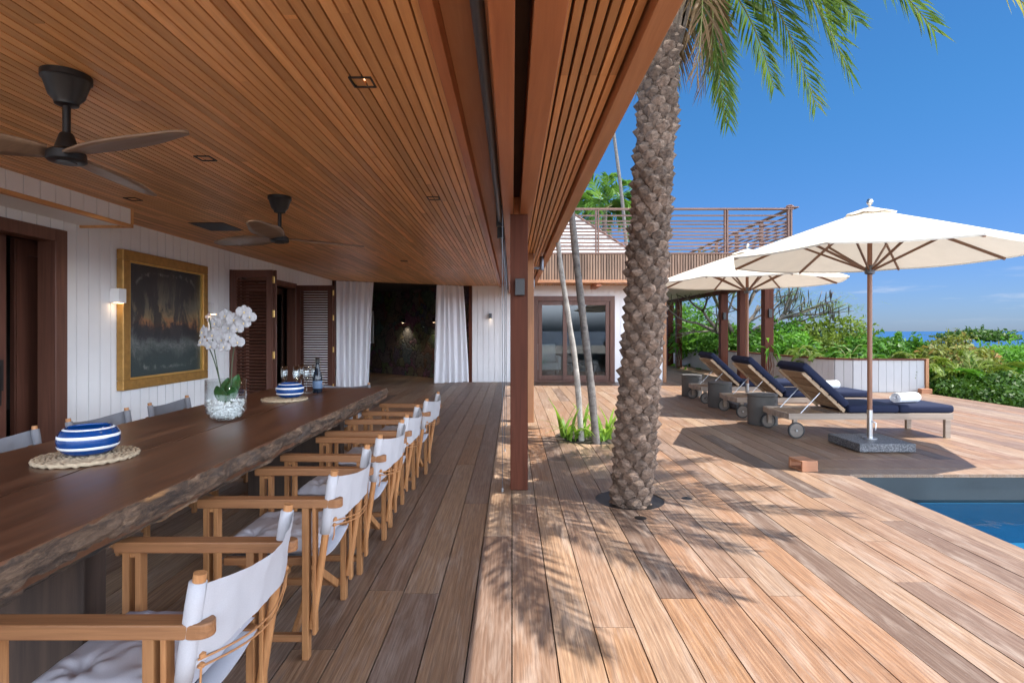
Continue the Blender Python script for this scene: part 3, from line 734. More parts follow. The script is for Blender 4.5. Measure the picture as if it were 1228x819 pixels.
# ------------------------------------------------------------------ dining table
TZ = .76
table = thing('dining_table', 'long dark live edge wooden dining table along the veranda', 'dining table', (-1.72, 3.2, 0))
def crack(y): return -1.665 + .012*math.sin(y*2.3) + .008*math.sin(y*7.1+1) + .004*math.sin(y*19)
from mathutils import noise as mnoise
def edge_x(y): return -1.185 + .022*mnoise.noise((y*1.7, 3, 0)) + .010*mnoise.noise((y*6, 1, 4)) + .004*mnoise.noise((y*22, 7, 4))
Y0T, Y1T = .55, 5.29
def plank(xl, xr, gap):
    ny = 160; mb = MB()
    def fn(u, v):
        y = Y0T+(Y1T-Y0T)*u; return (xl(y)+(xr(y)-xl(y))*v, y, TZ)
    mb.grid(fn, ny, 6, True); mb.grid(lambda u, v: (lambda p: (p[0], p[1], TZ-.09))(fn(u, v)), ny, 6)
    for e in (0, 1):
        mb.grid(lambda u, v: (lambda p: (p[0], p[1], TZ-.09*v))(fn(u, e)), ny, 1, bool(e))
        mb.grid(lambda u, v: (lambda p: (p[0], p[1], TZ-.09*v))(fn(e, u)), 6, 1)
    return mb
lx = lambda y: -2.27+.02*mnoise.noise((y*1.3, 9, 2))
plank(lx, lambda y: crack(y)-.005-.004*max(0, mnoise.noise((y*2, 0, 0))), 0).build('plank', M['table'], table, world=True, weld=True)
plank(lambda y: crack(y)+.005, lambda y: edge_x(y)-.012, 0).build('plank', M['table'], table, world=True, weld=True)
# rough bark edge
mb = MB()
def bark(u, v):
    y = Y0T+(Y1T-Y0T)*u; z = TZ-.002-.108*v
    bulge = .012*math.sin(math.pi*min(1, v*1.15)) - .045*max(0, v-.55)
    r_ = .016*mnoise.noise((y*5, v*2.2, 3))+.011*mnoise.noise((y*14, v*6, 8))+.006*mnoise.noise((y*38, v*12, 5))
    f = min(1, v*5)
    return (edge_x(y)-.013+bulge*f+r_*f+.004*f, y, z + (.012*mnoise.noise((y*8, 2, 2)) if v > .9 else 0))
mb.grid(bark, 420, 14, True)
mb.grid(lambda u, v: (-2.2+(bark(1, v)[0]+2.2)*u, Y1T+.012+.012*mnoise.noise((u*9, v*3, 1))*math.sin(math.pi*v), TZ-.002-.108*v), 60, 8)
mb.add([(-2.26, Y1T-.01, TZ-.10), (-1.2, Y1T-.01, TZ-.10), (-1.2, Y0T, TZ-.10), (-2.26, Y0T, TZ-.10)], [(0,1,2,3)])
mb.grid(lambda u, v: (lx(Y1T)+(edge_x(Y1T)-.012-lx(Y1T))*u, Y1T+.013*v, TZ-.0015), 30, 1)
mb.build('bark_edge', M['edge'], table, world=True, smooth='all', fix=False)
MB().box(-2.05, -1.33, 1.72, 1.82, .001, TZ-.102).build('leg', M['legwood'], table, world=True, bevel=.006)
MB().box(-2.05, -1.33, 4.30, 4.40, .001, TZ-.102).build('leg', M['legwood'], table, world=True, bevel=.006)

# ------------------------------------------------------------------ director chairs
def chair(name, label, group):
    t = thing(name, label, 'chair', (0,0,0), 0, group); W = .245
    for s in (-1, 1):
        y = s*W
        arm = MB(); n = 10
        pts = [(-.275, y-.027), (.262, y-.027)] + [(.262+.030*math.sin(a), y-.027+.027*(1-math.cos(a))) for a in [i*math.pi/n for i in range(1, n)]] + [(.262, y+.027), (-.275, y+.027)]
        arm.prism(pts, .603, .638); arm.build('armrest', M['teakx'], t, bevel=.004)
        lg = MB(); lg.box(-.255, -.232, y-.018, y+.018, .001, .602).box(-.214, -.196, y-.018, y+.018, .05, .602).box(-.232, -.214, y-.016, y+.016, .585, .601).box(-.232, -.214, y-.016, y+.016, .04, .10)
        lg.build('leg', M['teak'], t, bevel=.003)
        lr = MB(); lr.box(.135, .162, y-.018, y+.018, .001, .602).box(.176, .190, y-.018, y+.018, .10, .602)
        lr.build('leg', M['teak'], t, bevel=.003)
        MB().box(-.214, .135, y-.012, y+.012, .07, .10).build('floor_rail', M['teakx'], t, bevel=.003)
        MB().box(-.20, .18, y-s*.045-.014, y-s*.045+.014, .355, .385).build('seat_rail', M['teakx'], t, bevel=.003)
        MB().tube([(.168, y-s*.005, .12), (.262, y+s*.006, .748)], .0145, 12).build('back_post', M['teak'], t, smooth=True)
    for i, x in enumerate((-.165, .105)):
        for s in (-1, 1):
            MB().bar((x+.013*s, s*.225, .085), (x+.013*s, -s*.195, .37), .02, .034, (1,0,0) if False else (0,0,1)).build('cross_brace', M['teak'], t, bevel=.003)
    # sagging canvas seat and tufted cushion
    MB().grid(lambda u, v: (-.215+.40*u, -.20+.40*v, .378-.03*math.sin(math.pi*v)), 6, 10, True).build('seat_sling', M['cushion'], t, smooth='all', solid=.006)
    tuft = [(-.12, -.11), (-.12, .11), (-.015, 0), (.09, -.11), (.09, .11)]
    def cush(u, v, top):
        x, y = -.225+.40*u, -.205+.41*v
        e = min(1, min(u, 1-u)*9, min(v, 1-v)*9); e = math.sin(e*math.pi/2)
        h = .036*e + .012*math.sin(math.pi*u)*math.sin(math.pi*v)
        for (tx, ty) in tuft:
            d = math.hypot(x-tx, y-ty); h -= .030*math.exp(-(d/.028)**2)
            a = math.atan2(y-ty, x-tx); h += .005*math.cos(a*7)*math.exp(-(d/.07)**2)*min(1, d/.02)
        h += .005*mnoise.noise((x*14, y*14, 2))
        return (x, y, .412+(h if top else -.028*e+.004*mnoise.noise((x*9, y*9, 5))))
    mb = MB(); mb.grid(lambda u, v: cush(u, v, True), 44, 44, True); mb.grid(lambda u, v: cush(u, v, False), 20, 20)
    mb.build('seat_cushion', M['cushion'], t, smooth='all', fix=False)
    # canvas back: sleeves round the posts and a sling between them
    def px(z): return .168+(.262-.168)*(z-.12)/.642
    bk = MB()
    for s in (-1, 1):
        bk.tube([(px(z), s*.2515, z) for z in (.50, .56, .62, .68, .728)], [.0195, .021, .0205, .021, .0195], 14)
    def sling(u, v):
        y = -.25+.50*u; sag = math.sin(math.pi*u)
        z0 = .525+.035*sag; z1 = .724-.026*sag; z = z0+(z1-z0)*v
        return (px(z)+.019+.050*sag**.8+.005*mnoise.noise((y*13, z*9+y*6, 1))+.0025*mnoise.noise((y*30, z*22, 4)), y, z)
    bk.grid(sling, 40, 14, True); bk = bk.build('backrest', M['canvas'], t, smooth='all', fix=False)
    co = MB()
    for dz in (0, .018):
        co.tube([(px(.55)+.026+.050*math.sin(math.pi*u), -.25+.50*u, .548-dz+(.0-.030)*math.sin(math.pi*u)) for u in [i/14 for i in range(15)]], .0028, 6)
    for s in (-1, 1):
        for z in (.552, .528): co.lathe([(.001,-.008),(.008,-.004),(.008,.004),(.001,.008)], 8, (px(z)+.028, s*.237, z))
        co.tube([(px(.53)+.028, s*.237, .53), (px(.5)+.033, s*.242, .49), (px(.47)+.03, s*.238, .468)], .0026, 6)
    co.build('cord', M['leather'], bk, smooth=True)
    MB().box(.272, .274, -.09, -.055, .535, .55).build('label', M['towel'], bk)
    return t
CH_R = 'director chairs along the open side of the table'
cx = -.965
c0 = chair('director_chair', 'teak director chair nearest the camera with its armrest cut by the picture edge', CH_R)
c0.location = (cx-.01, 1.52, 0)
for y, dx, rz, lab in ((2.45, 0, 0, 'second teak director chair from the camera, its tufted cushion showing through the near side'),
              (3.22, .01, R(-2), 'middle one of the five teak director chairs on the open side of the table'),
              (3.92, .0, R(2), 'teak director chair second from the far table end on the open side'),
              (4.81, .02, R(-3), 'teak director chair on the open side standing closest to the far table end')):
    copy_tree(c0, lab, (cx+dx, y, 0), rz)
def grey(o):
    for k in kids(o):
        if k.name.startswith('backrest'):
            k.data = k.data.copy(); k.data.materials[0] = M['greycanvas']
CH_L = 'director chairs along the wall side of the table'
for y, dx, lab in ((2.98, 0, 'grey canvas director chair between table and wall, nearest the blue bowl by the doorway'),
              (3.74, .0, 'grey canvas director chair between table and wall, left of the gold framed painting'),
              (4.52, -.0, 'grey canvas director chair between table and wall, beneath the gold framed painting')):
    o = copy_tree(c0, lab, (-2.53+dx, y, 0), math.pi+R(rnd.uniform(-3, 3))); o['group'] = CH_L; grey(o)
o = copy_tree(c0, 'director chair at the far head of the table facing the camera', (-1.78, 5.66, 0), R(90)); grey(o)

# ------------------------------------------------------------------ on the table
def mat_round(x, y, r, lab):
    mb = MB(); n = int(r/.017)
    for i in range(n):
        rr_ = r-.010-.017*i
        if rr_ < .01: break
        m = max(12, int(rr_*2*math.pi/.014)); b0 = len(mb.v)
        pts = [(rr_*math.cos(2*math.pi*k/m)+x, rr_*math.sin(2*math.pi*k/m)+y, TZ+.010+.003*math.sin(k*2.2+i)) for k in range(m+1)]
        mb.tube(pts, [.0085+.0024*math.sin(k*math.pi) + .0022*(k % 2) for k in range(m+1)], 6, False)
    mb.lathe([(.001, TZ+.004), (r-.01, TZ+.004)], 30, (x, y, 0))
    return tag(mb.build('placemat', M['jute'], smooth='all'), lab, 'placemat', 'woven placemats under the blue bowls')
mat_round(-1.80, 2.35, .188, 'larger looking round woven seagrass placemat under the near blue bowl')
mat_round(-1.77, 4.32, .172, 'round woven placemat under the blue bowl by the champagne flutes')
def bowl(x, y, s, lab):
    t = thing('striped_bowl', lab, 'bowl', (x, y, TZ+.022), 0, 'blue and white striped bowls')
    P = [(.001,.0),(.082,.0),(.104,.014),(.122,.038),(.127,.064),(.124,.092),(.110,.114),(.094,.124),(.090,.130),(.083,.128),(.088,.118),(.108,.094),(.112,.06),(.10,.03),(.001,.016)]
    def prof(z):
        for (a, b) in zip(P[:9], P[1:9]):
            if a[1] <= z <= b[1]: return a[0]+(b[0]-a[0])*(z-a[1])/(b[1]-a[1])
        return .1
    MB().lathe([(r*s, z*s*1.02) for r, z in P], 48).build('body', M['cglaze'], t, smooth='all')
    for za, zb in ((.030,.043),(.080,.093),(.118,.1235)):
        zs = [za+(zb-za)*i/4 for i in range(5)]
        MB().lathe([((prof(z)+.0012)*s, z*s*1.02) for z in zs]+[((prof(z)-.003)*s, z*s*1.02) for z in reversed(zs)], 48, close=True).build('stripe', M['wglaze'], t, smooth='all')
    return t
bowl(-1.80, 2.36, .88, 'glossy blue bowl with white bands on the near placemat')
bowl(-1.745, 4.36, .84, 'glossy blue bowl with white bands beside the champagne flutes and bottle')
# glass vase of pebbles and the orchid
vx, vy = -1.745, 3.38
v = thing('glass_vase', 'clear glass vase half filled with white pebbles on the table', 'vase', (vx, vy, TZ))
MB().lathe([(.001,.002),(.06,.002),(.095,.018),(.112,.055),(.115,.11),(.115,.245),(.111,.245),(.111,.11),(.107,.058),(.09,.024),(.055,.010),(.001,.010)], 40).build('glass', M['clear'], v, smooth='all')
mb = MB(); r = random.Random(4); rockm = []
for i in range(420):
    a = r.uniform(0, 6.283); z = r.uniform(.02, .12); lim = .083 if z < .04 else .098
    rad = lim*math.sqrt(r.uniform(.35, 1)) if r.random() < .8 else lim*r.random()
    if z < .095 and rad < .06: continue
    s = r.uniform(.008, .014); c = Vector((rad*math.cos(a), rad*math.sin(a), z))
    vs = []
    for q in ((1,0,0),(-1,0,0),(0,1,0),(0,-1,0),(0,0,1),(0,0,-1)): vs.append(c+Vector(q)*s*r.uniform(.7,1.2))
    mb.add(vs, [(0,2,4),(2,1,4),(1,3,4),(3,0,4),(2,0,5),(1,2,5),(3,1,5),(0,3,5)])
mb.lathe([(.001,.02),(.07,.02),(.085,.06),(.085,.10),(.001,.108)], 20)
mb.build('pebbles', M['pebble'], v)
orc = thing('orchid', 'white orchid with drooping flower sprays growing from the pebble vase', 'orchid', (vx, vy, TZ+.09))
def quadbez(a, b, c, n): return [tuple(Vector(a)*(1-t)**2+Vector(b)*2*t*(1-t)+Vector(c)*t*t) for t in [i/n for i in range(n+1)]]
stems = [quadbez((-.01,0,.0),(-.07,-.01,.36),(-.085,-.03,.53),14), quadbez((.03,.01,.0),(.02,.0,.45),(.15,-.02,.58),16), quadbez((-.015,.01,0),(-.06,.0,.3),(-.10,-.04,.38),10)]
mb = MB()
for s in stems: mb.tube(s, .0032, 7)
mb.build('stem', M['stem'], orc, smooth=True)
ol = MB()
for (ang, L, wd, up) in ((R(100), .24, .055, 1.15), (R(60), .27, .06, 1.0), (R(250), .18, .05, .7), (R(-20), .17, .05, .8)):
    def lf(u, v_, ang=ang, L=L, wd=wd, up=up):
        q = L*u; z = .02+math.sin(min(1.5, up)*1)*q-.5*u*u*L*.6; rr_ = q*math.cos(up)*1.0
        ww = wd*math.sin(math.pi*min(1, u*.85+.12))*(v_-.5)*1.6
        return (rr_*math.cos(ang)-ww*math.sin(ang), rr_*math.sin(ang)*.6+ww*math.cos(ang)*.6, z+abs(v_-.5)*.02)
    def lf2(u, v_, ang=ang, L=L, wd=wd, up=up):
        q = L*u; ww = wd*math.sin(math.pi*min(1, u*.85+.12))*(v_-.5)*1.7
        return (.02*math.cos(ang)+q*.28*math.cos(ang)+ww*.9, q*.28*math.sin(ang)-abs(v_-.5)*.02, q*.92-.25*u*u*L)
    ol.grid(lf2, 10, 4)
ol.build('leaf', M['oleaf'], orc, smooth='all', fix=False, solid=.003)
fl = MB(); lip = MB(); r = random.Random(8)
def flower(c, yaw, pitch, s):
    rot = Matrix.Rotation(yaw, 3, 'Z') @ Matrix.Rotation(pitch, 3, 'X')
    for i, (ang, L, wd) in enumerate(((0,.040,.055),(180,.040,.055),(90,.036,.032),(222,.036,.030),(318,.036,.030))):
        a = R(ang)
        def pet(u, v_, a=a, L=L, wd=wd, i=i):
            q = L*u*s; ww = wd*s*math.sin(math.pi*(u*.82+.1))**.7*(v_-.5)
            p = Vector((q*math.cos(a)-ww*math.sin(a), -.006*math.sin(u*3)-.012*u*u*(1 if i > 1 else .2)+.006*(4*(v_-.5)**2)+(.002 if i > 1 else 0), q*math.sin(a)+ww*math.cos(a)))
            return c+rot@p
        fl.grid(pet, 5, 4)
    lip.lathe([(.001, -.006*s), (.0035*s, -.003*s), (.004*s, .003*s), (.001, .006*s)], 7, tuple(c+rot@Vector((0, -.012, -.006))))
spots = [(-.10,-.06,.445,-35),(-.055,-.045,.425,10),(-.115,-.05,.385,-30),(-.055,-.065,.365,5),(-.045,-.03,.50,-15),(.005,-.05,.40,0),(.03,-.02,.47,5),(.055,-.055,.415,15),(.03,-.07,.355,-5),
         (.075,-.05,.52,20),(.10,-.06,.465,15),(.135,-.05,.565,30),(.165,-.045,.535,35),(.13,-.045,.50,25),(.095,-.05,.385,30),(.015,-.03,.545,0)]
for (x, y, z, yaw) in spots: flower(Vector((x, y, z)), R(yaw), R(r.uniform(-15, 20)), r.uniform(.9, 1.12))
fl.build('flowers', M['flower'], orc, smooth='all', fix=False); lip.build('flower_centres', M['lip'], orc)
bd = MB()
for (x, y, z) in ((-.10,-.03,.535),(-.085,-.03,.55),(-.095,-.02,.515)): bd.lathe([(.001,-.012),(.009,-.004),(.008,.006),(.001,.013)], 8, (x, y, z))
bd.build('buds', M['bud'], orc, smooth='all')
# champagne flutes and bottle
FL = 'champagne flutes on the table'
f0 = None
flp = [(-1.97, 4.80), (-1.885, 4.86), (-1.845, 4.74), (-1.79, 4.83), (-1.755, 4.93), (-1.90, 5.0)]
for i, (x, y) in enumerate(flp):
    if f0 is None:
        f0 = thing('champagne_flute', 'tall clear champagne flute in the cluster between blue bowl and dark bottle', 'glass', (x, y, TZ), 0, FL)
        MB().lathe([(.001,.001),(.034,.001),(.032,.004),(.006,.008),(.0035,.012),(.0035,.095),(.008,.105)], 24).build('foot', M['flute'], f0, smooth='all')
        MB().lathe([(.004,.103),(.016,.115),(.026,.145),(.029,.18),(.026,.235),(.0245,.235),(.0275,.18),(.0245,.148),(.014,.119),(.001,.112)], 24).build('bowl', M['flute'], f0, smooth='all')
    else: copy_tree(f0, None, (x, y, TZ))
bt = thing('bottle', 'dark blue glass bottle with a pale label beside the flutes', 'bottle', (-1.705, 4.86, TZ))
MB().lathe([(.001,.0),(.038,.0),(.041,.006),(.041,.125),(.036,.16),(.022,.20),(.015,.24),(.0145,.285),(.017,.287),(.017,.30),(.001,.302)], 28).build('body', M['bottle'], bt, smooth='all')
MB().lathe([(.0415,.04),(.0418,.041),(.0418,.104),(.0415,.105)], 28).build('label', M['blabel'], bt, smooth='all')
MB().lathe([(.0172,.262),(.0176,.264),(.0176,.3025),(.001,.304)], 20).build('foil', M['black'], bt, smooth='all')

# ------------------------------------------------------------------ ceiling fittings
def fan(lab):
    t = thing('ceiling_fan', lab, 'ceiling fan', (0,0,2.45), 0, 'ceiling fans over the dining table')
    MB().lathe([(.096,0),(.096,-.026),(.088,-.033),(.068,-.098),(.048,-.122),(.045,-.136),(.024,-.142)], 36).build('canopy', M['black'], t, smooth=True)
    MB().tube([(0,0,-.14),(0,0,-.275)], .0155, 14).build('rod', M['black'], t, smooth=True)
    MB().lathe([(.022,-.262),(.027,-.268),(.044,-.325),(.046,-.332),(.056,-.338),(.073,-.35),(.076,-.385),(.068,-.392),(.04,-.393),(.038,-.399),(.001,-.399)], 36).build('motor', M['black'], t, smooth=True)
    for k in range(3):
        a = k*2*math.pi/3
        def bl(u, v_, a=a):
            r_ = .066+.69*u; w_ = (.055+.05*math.sin(math.pi*min(1, u*1.15))) * (1 if u < .9 else (1-((u-.9)/.1)**2*.75))*2
            y = (v_-.5)*w_; z = -.355+y*.22
            return (r_*math.cos(a)-y*math.sin(a), r_*math.sin(a)+y*math.cos(a), z)
        MB().grid(bl, 18, 4).build('blade', M['fan'], t, smooth='all', solid=.009, fix=False)
    return t
f1 = fan('black ceiling fan with wooden blades above the near blue bowl'); f1.location = (-2.0, 2.49, 2.449); f1.rotation_euler.z = R(-22)
copy_tree(f1, 'black ceiling fan with wooden blades farther down the veranda by the shutters', (-1.99, 4.75, 2.449), R(38))
def lamp(parent, loc, watt, size, blend=.6, kind='SPOT', rot=(0,0,0)):
    L = bpy.data.lights.new('lamp_light', kind); L.energy = watt; L.color = (1, .84, .66); L.shadow_soft_size = .03
    if kind == 'SPOT': L.spot_size = R(size); L.spot_blend = blend
    o = bpy.data.objects.new('lamp_light', L); col.objects.link(o); o.parent = parent; o.location = loc; o.rotation_euler = rot; return o
def downlight(lab):
    t = thing('downlight', lab, 'ceiling light', (0,0,2.449), 0, 'recessed downlights in the slatted ceiling')
    s = .052; MB().box(-s,-s+.007,-s,s,-.006,.03).box(s-.007,s,-s,s,-.006,.03).box(-s+.007,s-.007,-s,-s+.007,-.006,.03).box(-s+.007,s-.007,s-.007,s,-.006,.03).build('frame', M['black'], t)
    MB().grid(lambda u, v: ((u-.5)*.09, (v-.5)*.09, -.001+.028*(1-(2*u-1)**2*.8)), 6, 2).build('reflector', M['brass'], t, smooth='all')
    MB().lathe([(.001,.012),(.016,.012),(.016,.026)], 14).build('lamp', M['dlens'], t)
    lamp(t, (0, 0, -.02), 5, 140, 1.0)
    return t
d0 = None
for (x, y, lab) in ((-.69, 2.56, 'square black recessed downlight closest to the camera, near the veranda edge'), (-.68, 4.80, 'small recessed downlight near the veranda edge, beyond the nearest one'),
               (-2.04, 3.69, 'small recessed downlight between the two ceiling fans'), (-3.3, 4.83, 'small recessed downlight near the white wall bulkhead'), (-1.77, 9.1, 'small recessed downlight farthest away, before the curtains')):
    if d0 is None: d0 = downlight(lab); d0.location = (x, y, 2.449)
    else: copy_tree(d0, lab, (x, y, 2.449))
vn = thing('ceiling_vent', 'dark grille panel set in the slatted ceiling near the white wall', 'vent', (-3.25, 6.1, 2.449))
MB().box(-.19,.19,-.22,.22,-.004,.0005).build('frame', M['black'], vn)
mb = MB()
for i in range(12): mb.bar((-.17, -.19+.034*i, -.008), (.17, -.19+.034*i, -.008), .022, .004, (0,.5,1))
mb.build('slats', M['grey_metal'], vn)

# blind tube with guide wires, along the beam
rbq = thing('roller_blind', 'grey roller blind tube under the ceiling beam with thin steel guide wires', 'roller blind', (-.11, 4.5, 2.35))
MB().tube([(-.112,.2,2.352),(-.112,5.28,2.352)], .024, 16).build('tube', M['grey_metal'], rbq, world=True, smooth=True)
MB().box(-.15,-.078,5.29,5.34,2.30,2.498).build('bracket', M['black'], rbq, world=True); MB().box(-.15,-.078,5.6,5.64,2.24,2.498).build('bracket', M['black'], rbq, world=True)
MB().tube([(-.112,5.66,2.352),(-.112,13.8,2.352)], .024, 16).build('tube', M['grey_metal'], rbq, world=True, smooth=True)
for y in (4.5, 6.0, 7.6):
    wr = MB().tube([(-.078, y, 2.50), (-.078, y, .02)], .0028 if y < 5 else .0035, 6).build('guide_wire', M['grey_metal'], rbq, world=True, smooth=True)
    MB().lathe([(.011,.001),(.011,.02),(.005,.03)], 10, (-.078, y, 0)).build('anchor', M['steel'], wr, world=True)

# ------------------------------------------------------------------ wall fittings
pic = thing('framed_painting', 'dark landscape painting in a wide gold frame on the white wall', 'painting', (WX, 6.53, 1.415))
w2, h2, ft = .80, .735, .105
for (y0, y1, z0, z1) in ((-w2,w2,h2-ft,h2),(-w2,w2,-h2,-h2+ft),(-w2,-w2+ft,-h2+ft,h2-ft),(w2-ft,w2,-h2+ft,h2-ft)): MB().box(.001,.075,y0,y1,z0,z1).build('frame', M['gold'], pic, bevel=.008)
i2 = w2-ft; j2 = h2-ft
MB().box(.02,.062,-i2,i2,j2-.022,j2-.001).box(.02,.062,-i2,i2,-j2+.001,-j2+.022).box(.02,.062,-i2,-i2+.02,-j2+.022,j2-.022).box(.02,.062,i2-.02,i2,-j2+.022,j2-.022).build('gilt_slip', M['gilt'], pic)
MB().box(.01,.04,-i2+.019,i2-.019,-j2+.02,j2-.02).build('canvas', M['painting'], pic)
def sconce(lab, mat, loc, rz, s=(.10,.12,.15), lit=.13):
    t = thing('wall_lamp', lab, 'wall lamp', loc, rz)
    MB().box(.001,.02,-s[1]*.35,s[1]*.35,-s[2]*.35,s[2]*.35).build('back_plate', M[mat], t, bevel=.002)
    MB().box(.02,s[0],-s[1]/2,s[1]/2,-s[2]/2,s[2]/2).build('shade', M[mat], t, bevel=.003)
    if lit: MB().box(.035,s[0]-.015,-s[1]/2+.02,s[1]/2-.02,-s[2]/2-.003,-s[2]/2-.001).build('lens', M['lens'], t)
    if lit: lamp(t, (s[0]*.5, 0, -s[2]/2-.012), lit, 110)
    return t
sconce('small white box wall lamp glowing downward beside the gold frame, near the doorway', 'white', (WX, 5.67, 1.66), 0, (.11,.11,.145))
sconce('small box wall lamp between the gold frame and the louvred shutters', 'white', (WX, 7.46, 1.60), 0, (.11,.11,.15))
sconce('small wall lamp on the white wall section beside the right curtain', 'grey_metal', (-.55, FY, 1.68), R(-90), (.10,.07,.13))
sconce('black box wall lamp on the front face of the nearest veranda post', 'black', (.063, 4.53, 1.655), R(-90), (.075,.077,.135), 0)
for u, lab in ((.345, 'glowing wall lamp on the dark stone wall, left one of the pair'), (.168, 'glowing wall lamp on the dark stone wall beside the right curtain')):
    p = Vector((sx[0], sx[1], 0))+d*0
    P = Vector((-1.03, 14.33, 0))+Vector((-5.87, 5.37, 0)).normalized()*(u*Vector((-5.87,5.37,0)).length)
    t = sconce(lab, 'black', (P.x-.065, P.y-.07, 1.60), math.atan2(-5.87, -5.37), (.10,.08,.13), 4)
# picture on the stone wall
dirv = Vector((-5.87, 5.37, 0)).normalized(); nv = Vector((-dirv.y, dirv.x, 0))
P = Vector((-1.03, 14.33, 0))+dirv*4.72
fp = thing('framed_picture', 'pale framed picture on the dark stone wall beside the left curtain', 'picture', (P.x, P.y, 1.42))
fp.rotation_euler.z = math.atan2(dirv.y, dirv.x)
for q in (1,):
    MB().box(-.42,.42,.10,.14,.44,.5).box(-.42,.42,.10,.14,-.5,-.44).box(-.42,-.36,.10,.14,-.44,.44).box(.36,.42,.10,.14,-.44,.44).build('frame', M['white'], fp)
    MB().box(-.36,.36,.10,.12,-.44,.44).build('mount', M['cream'], fp)
    MB().box(-.22,.22,.121,.128,-.28,.28).build('print', M['darkroom'], fp)
# post spotlights
def spot(lab, y):
    t = thing('spotlight', lab, 'spotlight', (.31, y, 2.2), 0, 'cylinder spotlights on the veranda posts')
    MB().box(.001,.09,-.012,.012,-.015,.012).build('arm', M['grey_metal'], t)
    MB().lathe([(.001,-.03),(.03,-.03),(.031,-.025),(.031,.16),(.028,.165),(.001,.165)], 20, (.115,0,0)).build('head', M['grey_metal'], t, smooth=True)
    return t
s0 = spot('grey cylinder spotlight on the second veranda post', 7.94); copy_tree(s0, 'grey cylinder spotlight on the farther post, almost hidden under the eave', (.31, 11.07, 2.2))

# ------------------------------------------------------------------ curtains
def curtain(lab, s0_, s1_, b0, b1, folds, seed):
    a = Vector((-4.0, 12.60, 0)); dv = Vector((2.95, 1.55, 0)); n = Vector((1.55, -2.95, 0)).normalized()
    def fn(u, v_):
        z = 2.44-2.43*v_; w_ = v_**.8
        pinch = .06*math.sin(math.pi*v_)*0
        s = (s0_+(s1_-s0_)*u)*(1-w_) + (b0+(b1-b0)*u)*w_
        amp = .035+.035*v_
        ph = u*folds*2*math.pi + 2.2*mnoise.noise((u*3.1, v_*.5, seed)) + .8*math.sin(v_*2+seed)
        off = amp*(.75+.6*mnoise.noise((u*5, v_*.8, seed+3)))*math.sin(ph) + .02*mnoise.noise((u*6, v_*1.5, seed))
        p = a+dv*s+n*off; return (p.x, p.y, z)
    return tag(MB().grid(fn, 110, 26).build('curtain', M['sheer'], smooth='all', fix=False), lab, 'curtain', 'sheer curtains at the open corner')
curtain('white sheer curtain hanging beside the louvred shutters at the wall end', .0, .255, .0, .22, 6, 1)
curtain('white sheer curtain flaring to the floor beside the white wall section', .725, .935, .70, .985, 5.5, 4)

# ------------------------------------------------------------------ parasols
def parasol(lab, loc, rz=0):
    t = thing('parasol', lab, 'parasol', loc, rz, 'white parasols over the sun loungers'); RR = 1.52; ZR = 2.125; ZT = 2.66
    def rim(k): a = k*math.pi/4; return Vector((RR*math.cos(a), RR*math.sin(a), ZR))
    def surf(k, s, tt):
        """k panel, s along the panel 0..1, tt from the top 0 to the rim 1"""
        p0 = rim(k); p1 = rim(k+1); q = p0.lerp(p1, s); top = Vector((0,0,ZT)); r_ = top.lerp(q, tt)
        r_.z += .008*math.sin(math.pi*tt) - .02*math.sin(math.pi*s)*tt
        return r_
    mb = MB()
    for k in range(8): mb.grid(lambda u, v: surf(k, v, .10+.90*u), 10, 8, True)
    for k in range(8): mb.grid(lambda u, v: surf(k, v, 1)+Vector((0,0,-.018*u)), 1, 8, True)
    can = mb.build('canopy', M['canopy'], t, smooth=True, weld=True, fix=False)
    mb = MB()
    for k in range(8):
        mb.grid(lambda u, v: surf(k, v, .17*u)+Vector((0,0,.030-.012*u+.012*abs(v-.5)*u*2)), 4, 6, True)
    mb.build('vent', M['canopy'], can, smooth=True, weld=True, fix=False)
    MB().tube([(0,0,.10),(0,0,2.62)], .025, 18).build('pole', M['pole'], t, smooth=True)
    MB().tube([(0,0,.085),(0,0,.42)], .029, 18).lathe([(.075,.101),(.075,.112),(.03,.118)], 24).tube([(.0,-.03,.30),(.035,-.05,.28),(.03,-.05,.20)], .007, 6).build('sleeve', M['steel'], t, smooth=True)
    MB().lathe([(.026,1.93),(.05,1.94),(.052,2.0),(.035,2.03),(.026,2.035)], 20).build('hub', M['grey_metal'], t, smooth=True)
    MB().lathe([(.001,2.66),(.012,2.665),(.012,2.70),(.028,2.72),(.034,2.745),(.026,2.77),(.001,2.782)], 18).build('finial', M['steel'], t, smooth=True)
    for k in range(8):
        a = k*math.pi/4
        ribm = MB()
        ps = [surf(k, 0, tt)+Vector((0,0,-.022)) for tt in (.04,.25,.5,.75,.995)]
        for p, q in zip(ps, ps[1:]): ribm.bar(p, q, .018, .028)
        ribm = ribm.build('rib', M['rib'], t)
        e = surf(k, 0, .52)+Vector((0,0,-.04))
        MB().bar((.045*math.cos(a), .045*math.sin(a), 1.985), e, .016, .024).build('strut', M['rib'], ribm)
    bs = MB().box(-.30,.30,-.30,.30,.012,.10).build('base', M['granite'], t, bevel=.006)
    MB().box(-.26,-.18,-.26,-.18,.0005,.0115).box(.18,.26,-.26,-.18,.0005,.0115).box(-.26,-.18,.18,.26,.0005,.0115).box(.18,.26,.18,.26,.0005,.0115).build('foot', M['black'], bs)
    return t
pa = parasol('off white octagonal parasol with granite base beside the pool, in front of the other', (4.0, 6.20, 0))
copy_tree(pa, 'off white octagonal parasol standing farther back between the sun loungers', (3.97, 9.36, 0))

